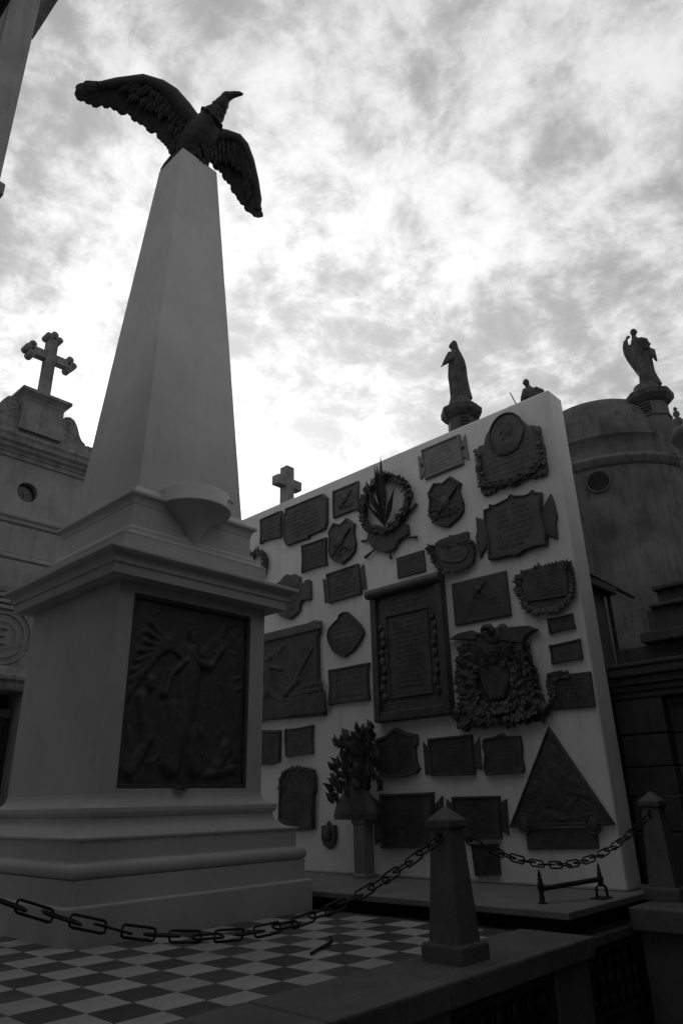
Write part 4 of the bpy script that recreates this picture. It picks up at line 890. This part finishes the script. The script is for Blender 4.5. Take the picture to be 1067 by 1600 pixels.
def figure(name, x, y, zf, s, rings, extra, label, face=1):
    az = math.atan2(y, x); U = Vector((math.sin(az), -math.cos(az), 0)); V = Vector((0, 0, 1)); W = -Vector((math.cos(az), math.sin(az), 0)); o = Vector((x, y, zf))
    P = lambda u, v, w=0.0: tuple(o+U*u*s+V*v*s+W*w*s)
    b = MB(); rs = []; nseg = 28
    for v, l, r, dp in rings:
        c, hw = (l+r)/2, (r-l)/2; ring = []
        for k in range(nseg):
            a = 2*math.pi*k/nseg; fold = 1+(.07*math.sin(a*7+v*3)+.04*math.sin(a*11-v*5))*(1 if v < 1.15 else .2)
            ring.append(P(c+hw*fold*math.cos(a), v, dp*fold*math.sin(a)))
        rs.append(ring)
    b.rings(rs, smooth=True); extra(b, P, s)
    ob = b.build(name, 'statue', None, remesh=.017*s); return tag(ob, label, 'statue', 'rooftop statues behind the plaque wall')
# veiled woman: heights as fractions (0 foot .. 1.55 top), left/right edges seen from the path, depth
vx, vy, vz = 11.09, 6.78, 8.62
octo(vx, vy, vz-.16, 6.30, 1.0, 'octagonal pedestal under the veiled woman statue')
def ex_veil(b, P, s):
    b.blob(P(-.055, 1.375, .02), .062*s, .062*s, .085*s, 14, 10); b.tube([P(-.115, 1.365, .03), P(-.13, 1.35, .03)], [.018*s, .008*s], 8)
    b.tube([P(-.10, 1.16, .08), P(-.19, .98, .14), P(-.27, .86, .12)], [.06*s, .05*s, .035*s], 10)
    b.tube([P(.02, 1.14, .12), P(-.10, .94, .17), P(-.25, .855, .14)], [.06*s, .05*s, .03*s], 10)
    for j in range(4): b.tube([P(-.26, .87-.012*j, .12+.01*j), P(-.315, .845-.018*j, .11+.012*j), P(-.335, .825-.018*j, .11+.012*j)], [.013*s, .011*s, .007*s], 6)
figure('woman_statue', vx, vy, vz, 1.0, [(-.02, -.20, .26, .2), (.1, -.185, .24, .19), (.4, -.20, .215, .17), (.62, -.205, .20, .165), (.8, -.18, .20, .17), (.98, -.16, .185, .17), (1.12, -.12, .145, .15), (1.22, -.09, .11, .12), (1.30, -.075, .085, .10), (1.38, -.08, .075, .10), (1.45, -.075, .065, .09), (1.495, -.05, .045, .06), (1.515, -.02, .02, .02)],
       ex_veil, 'dark stone statue of a veiled woman holding her hands forward')
# small praying angel whose bust shows above the wall
ax, ay, az_ = 11.75, 5.50, 7.70
octo(ax, ay, az_-.16, 6.2, .9, 'pedestal hidden by the wall top under the small angel statue')
def ex_angel(b, P, s):
    b.blob(P(-.06, 1.14, .04), .075*s, .07*s, .09*s, 14, 10); b.tube([P(-.12, 1.13, .06), P(-.15, 1.12, .06)], [.02*s, .008*s], 8)
    b.tube([P(-.10, .93, .10), P(-.17, .72, .16), P(-.21, .62, .16)], [.06*s, .05*s, .035*s], 10)
    for w_ in (-.12, .10):
        b.tube([P(.02, .86, w_-.05), P(.12, .92, w_-.08), P(.21, .84, w_-.09), P(.25, .66, w_-.09), P(.20, .3, w_-.08)], [.06*s, .085*s, .10*s, .09*s, .03*s], 10)
        b.tube([P(.06, .8, w_-.04), P(.12, .6, w_-.05), P(.12, .4, w_-.05)], [.10*s, .12*s, .08*s], 10)
figure('angel_statue', ax, ay, az_, .93, [(0, -.2, .2, .18), (.4, -.18, .18, .16), (.7, -.16, .15, .15), (.88, -.15, .13, .13), (.98, -.10, .08, .10), (1.04, -.09, .02, .07), (1.10, -.09, .01, .06)],
       ex_angel, 'small stone angel bust with folded wing peeking over the wall top')
rod = tag(MB().tube([(ax-.14, ay+.24, az_+.50), (ax-.18, ay+.36, az_+.90)], .012, 6).build('thin_rod', 'iron'), 'thin rod sticking up beside the small angel statue', 'rod')
# robed angel with one wing raised behind the head
rx, ry, rz = 14.30, 4.01, 9.13
octo(rx, ry, rz-.16, 7.32, 1.18, 'octagonal pedestal under the winged statue in front of the dome', 'tower')
def ex_wing(b, P, s):
    b.blob(P(.0, 1.46, .02), .075*s, .075*s, .095*s, 14, 10); b.tube([P(.06, 1.455, .03), P(.085, 1.44, .03)], [.022*s, .01*s], 8)
    b.tube([P(-.02, 1.30, .02), P(-.01, 1.40, .02)], [.05*s, .05*s], 10)
    pts = [(-.05, .36), (-.11, .62), (-.17, .86), (-.215, 1.06), (-.225, 1.22), (-.205, 1.36), (-.15, 1.46), (-.09, 1.475)]
    b.tube([P(u, v, -.12) for u, v in pts], [.03*s, .07*s, .09*s, .09*s, .075*s, .055*s, .04*s, .03*s], 10)
    b.tube([P(-.02, .45, -.10), P(-.10, .72, -.13), P(-.17, .95, -.13), P(-.20, 1.1, -.12)], [.06*s, .09*s, .09*s, .05*s], 10)
    b.tube([P(-.03, .35, -.08), P(-.08, .62, -.10), P(-.13, .9, -.10), P(-.14, 1.1, -.10), P(-.15, 1.22, -.10)], [.06*s, .10*s, .10*s, .09*s, .06*s], 10)
    b.tube([P(.10, 1.20, .06), P(.21, 1.10, .12), P(.25, .97, .14), P(.16, .86, .18)], [.065*s, .055*s, .05*s, .035*s], 10)
    b.tube([P(.20, .92, .10), P(.29, .80, .10), P(.30, .66, .10), P(.33, .52, .09)], [.06*s, .065*s, .055*s, .02*s], 8)
    for j in range(4): b.tube([P(.15, .86+.01*j, .17+.012*j), P(.10, .87+.012*j, .19+.01*j)], [.012*s, .008*s], 6)
figure('angel_statue', rx, ry, rz, 1.0, [(-.05, -.12, .33, .2), (.08, -.10, .30, .18), (.3, -.09, .25, .17), (.55, -.10, .25, .17), (.75, -.11, .25, .17), (.95, -.12, .22, .17), (1.12, -.12, .19, .16), (1.24, -.10, .12, .12), (1.31, -.06, .05, .07), (1.36, -.04, .04, .05)],
       ex_wing, 'robed stone angel with one tall wing raised behind its head')
# small round turret cut by the right edge of the photo
tx, ty = 11.70, 2.62
tu = thing('turret', 'small round stone turret with a knobbed finial at the right edge', 'turret', (tx, ty, -.79))
MB().lathe(tx, ty, [(.30, -.79), (.30, 5.75), (.38, 5.85), (.38, 5.93), (.31, 5.96), (.31, 6.20), (.40, 6.30), (.44, 6.36), (.44, 6.42), (.37, 6.46)], 28).build('body', 'tomb', tu)
MB().lathe(tx, ty, [(.36, 6.461), (.30, 6.52), (.20, 6.56), (.15, 6.60)], 28).build('cap', 'tomb', tu)
fx, fy = tx-.04, ty+.26
MB().lathe(fx, fy, [(.13, 6.40), (.13, 6.50), (.09, 6.60), (.05, 6.63), (.08, 6.68), (.085, 6.74), (.05, 6.79), (.03, 6.81), (.055, 6.85), (.05, 6.90), (.02, 6.94), (.035, 6.97), (.02, 7.0), (.004, 7.02)], 16).build('finial', 'tomb', tu)

# ---------------------------------------------------------------- low stone mausoleum right behind the wall end
sm = thing('mausoleum', 'low dark mausoleum with stacked cornices at the right edge behind the wall', 'mausoleum', (8.2, 2.0, -.79))
QX = 7.2
def qb(x0, x1, y0, y1, z0, z1, name='block', m='tomb', bev=.012): return MB().box(x0, x1, y0, y1, z0, z1).build(name, m, sm, bevel=bev)
zz_ = [-.79, -.30, .10, .49, .80, 1.06, 1.36, 1.70]
for k, (a, b_) in enumerate(zip(zz_, zz_[1:])):
    ins = .0 if k % 2 == 0 else .008
    qb(QX+ins, QX+1.6, 2.50+ins, 2.97-ins, a+.004, b_-.004, 'stone_block')
    qb(QX+.12+ins, QX+1.6, 2.06, 2.495, a+.004, b_-.004, 'stone_block')
    qb(QX+ins, QX+1.6, .9, 2.055, a+.004, b_-.004, 'stone_block')
for (o_, a, b_) in ((.02, 1.70, 1.76), (.05, 1.762, 1.82), (.09, 1.822, 1.90), (.14, 1.902, 1.985), (.16, 1.987, 2.03)):
    qb(QX-o_, QX+1.6, .9, 2.97+o_*.4, a, b_, 'cornice')
qb(QX+.1, QX+1.6, .9, 2.90, 2.031, 2.22, 'attic'); qb(QX-.04, QX+1.5, 1.2, 2.58, 2.2205, 2.325, 'step'); 
qb(QX+.05, QX+1.4, 1.0, 2.50, 2.326, 2.56, 'attic'); qb(QX-.02, QX+1.4, 1.0, 2.45, 2.561, 2.60, 'cornice')
qb(QX+.1, QX+1.4, 1.0, 2.38, 2.601, 2.74, 'attic'); qb(QX+.03, QX+1.4, 1.0, 2.40, 2.741, 2.79, 'cornice')
MB().box(QX+.75, QX+1.1, 1.75, 1.98, 2.791, 3.18).build('niche_pier', 'tomb', sm, bevel=.01); MB().box(QX+.70, QX+1.15, 1.70, 2.04, 3.181, 3.25).build('pier_cap', 'tomb', sm, bevel=.01)
MB().box(QX+.71, QX+.749, 1.80, 2.02, 3.0, 3.05).build('bracket', 'grille', sm)
# little shed roof with a projecting gutter and drainpipe against the dark drum
sh = thing('gatehouse', 'small rendered outbuilding with a sloping gutter seen past the wall end', 'outbuilding', (7.4, 4.0, -.79))
MB().box(6.95, 7.48, 3.0, 5.0, -.79, 2.88).build('wall', 'tomb', sh); MB().box(6.6, 7.62, 2.90, 5.1, 2.881, 2.96).build('roof', 'grille', sh, bevel=.01)
MB().tube([(6.8, 2.90, 2.985), (8.25, 2.96, 2.985)], .025, 8).build('gutter', 'grille', sh); MB().tube([(7.53, 2.97, -.7), (7.53, 2.97, 2.88)], .022, 8).build('drainpipe', 'grille', sh)
# ---------------------------------------------------------------- tall mausoleum whose corner enters at the upper left
tl = thing('mausoleum', 'tall plastered mausoleum whose corner and eave fill the upper left', 'mausoleum', (1.2, 7.6, -.79))
TXR, TYF = 1.775, 7.0
MB().box(.3, TXR-.34, TYF+.06, 8.3, -.79, 11.65).build('wall', 'facade', tl)
MB().box(TXR-.34, TXR, TYF, 8.3, -.79, 11.65).build('corner_pilaster', 'facade', tl, bevel=.01)
b = MB(); prof = [(0.0, 11.651), (.03, 11.680), (.03, 11.730), (.10, 11.830), (.22, 11.910), (.34, 11.950), (.34, 12.150), (.40, 12.250)]
b.rings([[(.3-p, TYF-p, z), (TXR+p, TYF-p, z), (TXR+p, 8.3, z), (.3-p, 8.3, z)] for p, z in prof]); b.build('cornice', 'carved', tl)
MB().box(.3, TXR+.045, TYF-.10, TYF-.001, 7.40, 7.58).build('string_course', 'carved', tl, bevel=.02)
# ---------------------------------------------------------------- unseen mausoleums added behind and beside the viewer to shade the lower scene
def shade_tomb(x0, x1, y0, y1, h, face, label):
    t = thing('mausoleum', label, 'mausoleum', ((x0+x1)/2, (y0+y1)/2, -.79))
    MB().box(x0, x1, y0, y1, -.79, h).build('wall', 'tomb', t)
    cx, cy = (x0+x1)/2, (y0+y1)/2
    for p, a, b_ in ((.06, h, h+.12), (.14, h+.121, h+.26), (.22, h+.261, h+.36)):
        MB().box(x0-p, x1+p, y0-p, y1+p, a+.0005, b_).build('cornice', 'tomb', t)
    n = max(1, int((x1-x0 if face in 'NS' else y1-y0)/2.6))
    for k in range(n):
        if face == 'N':
            c = x0+(x1-x0)*(k+.5)/n; MB().box(c-.5, c+.5, y1, y1+.03, -.7, 1.5).build('door', 'grille', t); MB().box(c-.65, c+.65, y1, y1+.08, 1.501, 1.7).build('door_lintel', 'tomb', t)
        else:
            c = y0+(y1-y0)*(k+.5)/n; MB().box(x1, x1+.03, c-.5, c+.5, -.7, 1.5).build('door', 'grille', t); MB().box(x1, x1+.08, c-.65, c+.65, 1.501, 1.7).build('door_lintel', 'tomb', t)
    return t
bt = shade_tomb(-2.4, 3.0, -4.6, -1.0, 5.2, 'N', 'unseen grey mausoleum with a deep flat roof added for shade behind the viewer')
MB().box(-2.3, 2.45, -1.0, 1.22, 5.40, 5.56).build('shade_roof', 'tomb', bt, bevel=.02)  # slab added out of view to darken the floor and lower walls
for x in (-2.05, 2.2): MB().lathe(x, .35 if x < 0 else -.72, [(.24, -.769), (.24, -.6), (.18, -.55), (.15, 5.2), (.22, 5.3), (.22, 5.399)], 20).build('column', 'tomb', bt)
shade_tomb(3.6, 5.4, -5.2, -1.2, 5.4, 'N', 'unseen narrow grey mausoleum added to block light right of the viewer')  # added out of view, blocks sky light from across the path
shade_tomb(5.6, 11.0, -4.0, .85, 4.1, 'N', 'unseen low grey mausoleum added to shade the lower right')  # added out of view to keep sky light off the lower right
lt = shade_tomb(-5.2, -1.6, 1.6, 6.6, 4.9, 'E', 'unseen grey mausoleum with a flat roof added for shade left of the tiled floor')
MB().box(-1.6, .68, 1.30, 6.6, 5.40, 5.56).build('shade_roof', 'tomb', lt, bevel=.02)  # second added slab, cuts the sky light reaching the foot of the wall
for y in (1.95, 6.1): MB().lathe(-.05, y, [(.24, -.769), (.24, -.6), (.18, -.55), (.15, 5.2), (.22, 5.3), (.22, 5.399)], 20).build('column', 'tomb', lt)
bpy.context.view_layer.update()
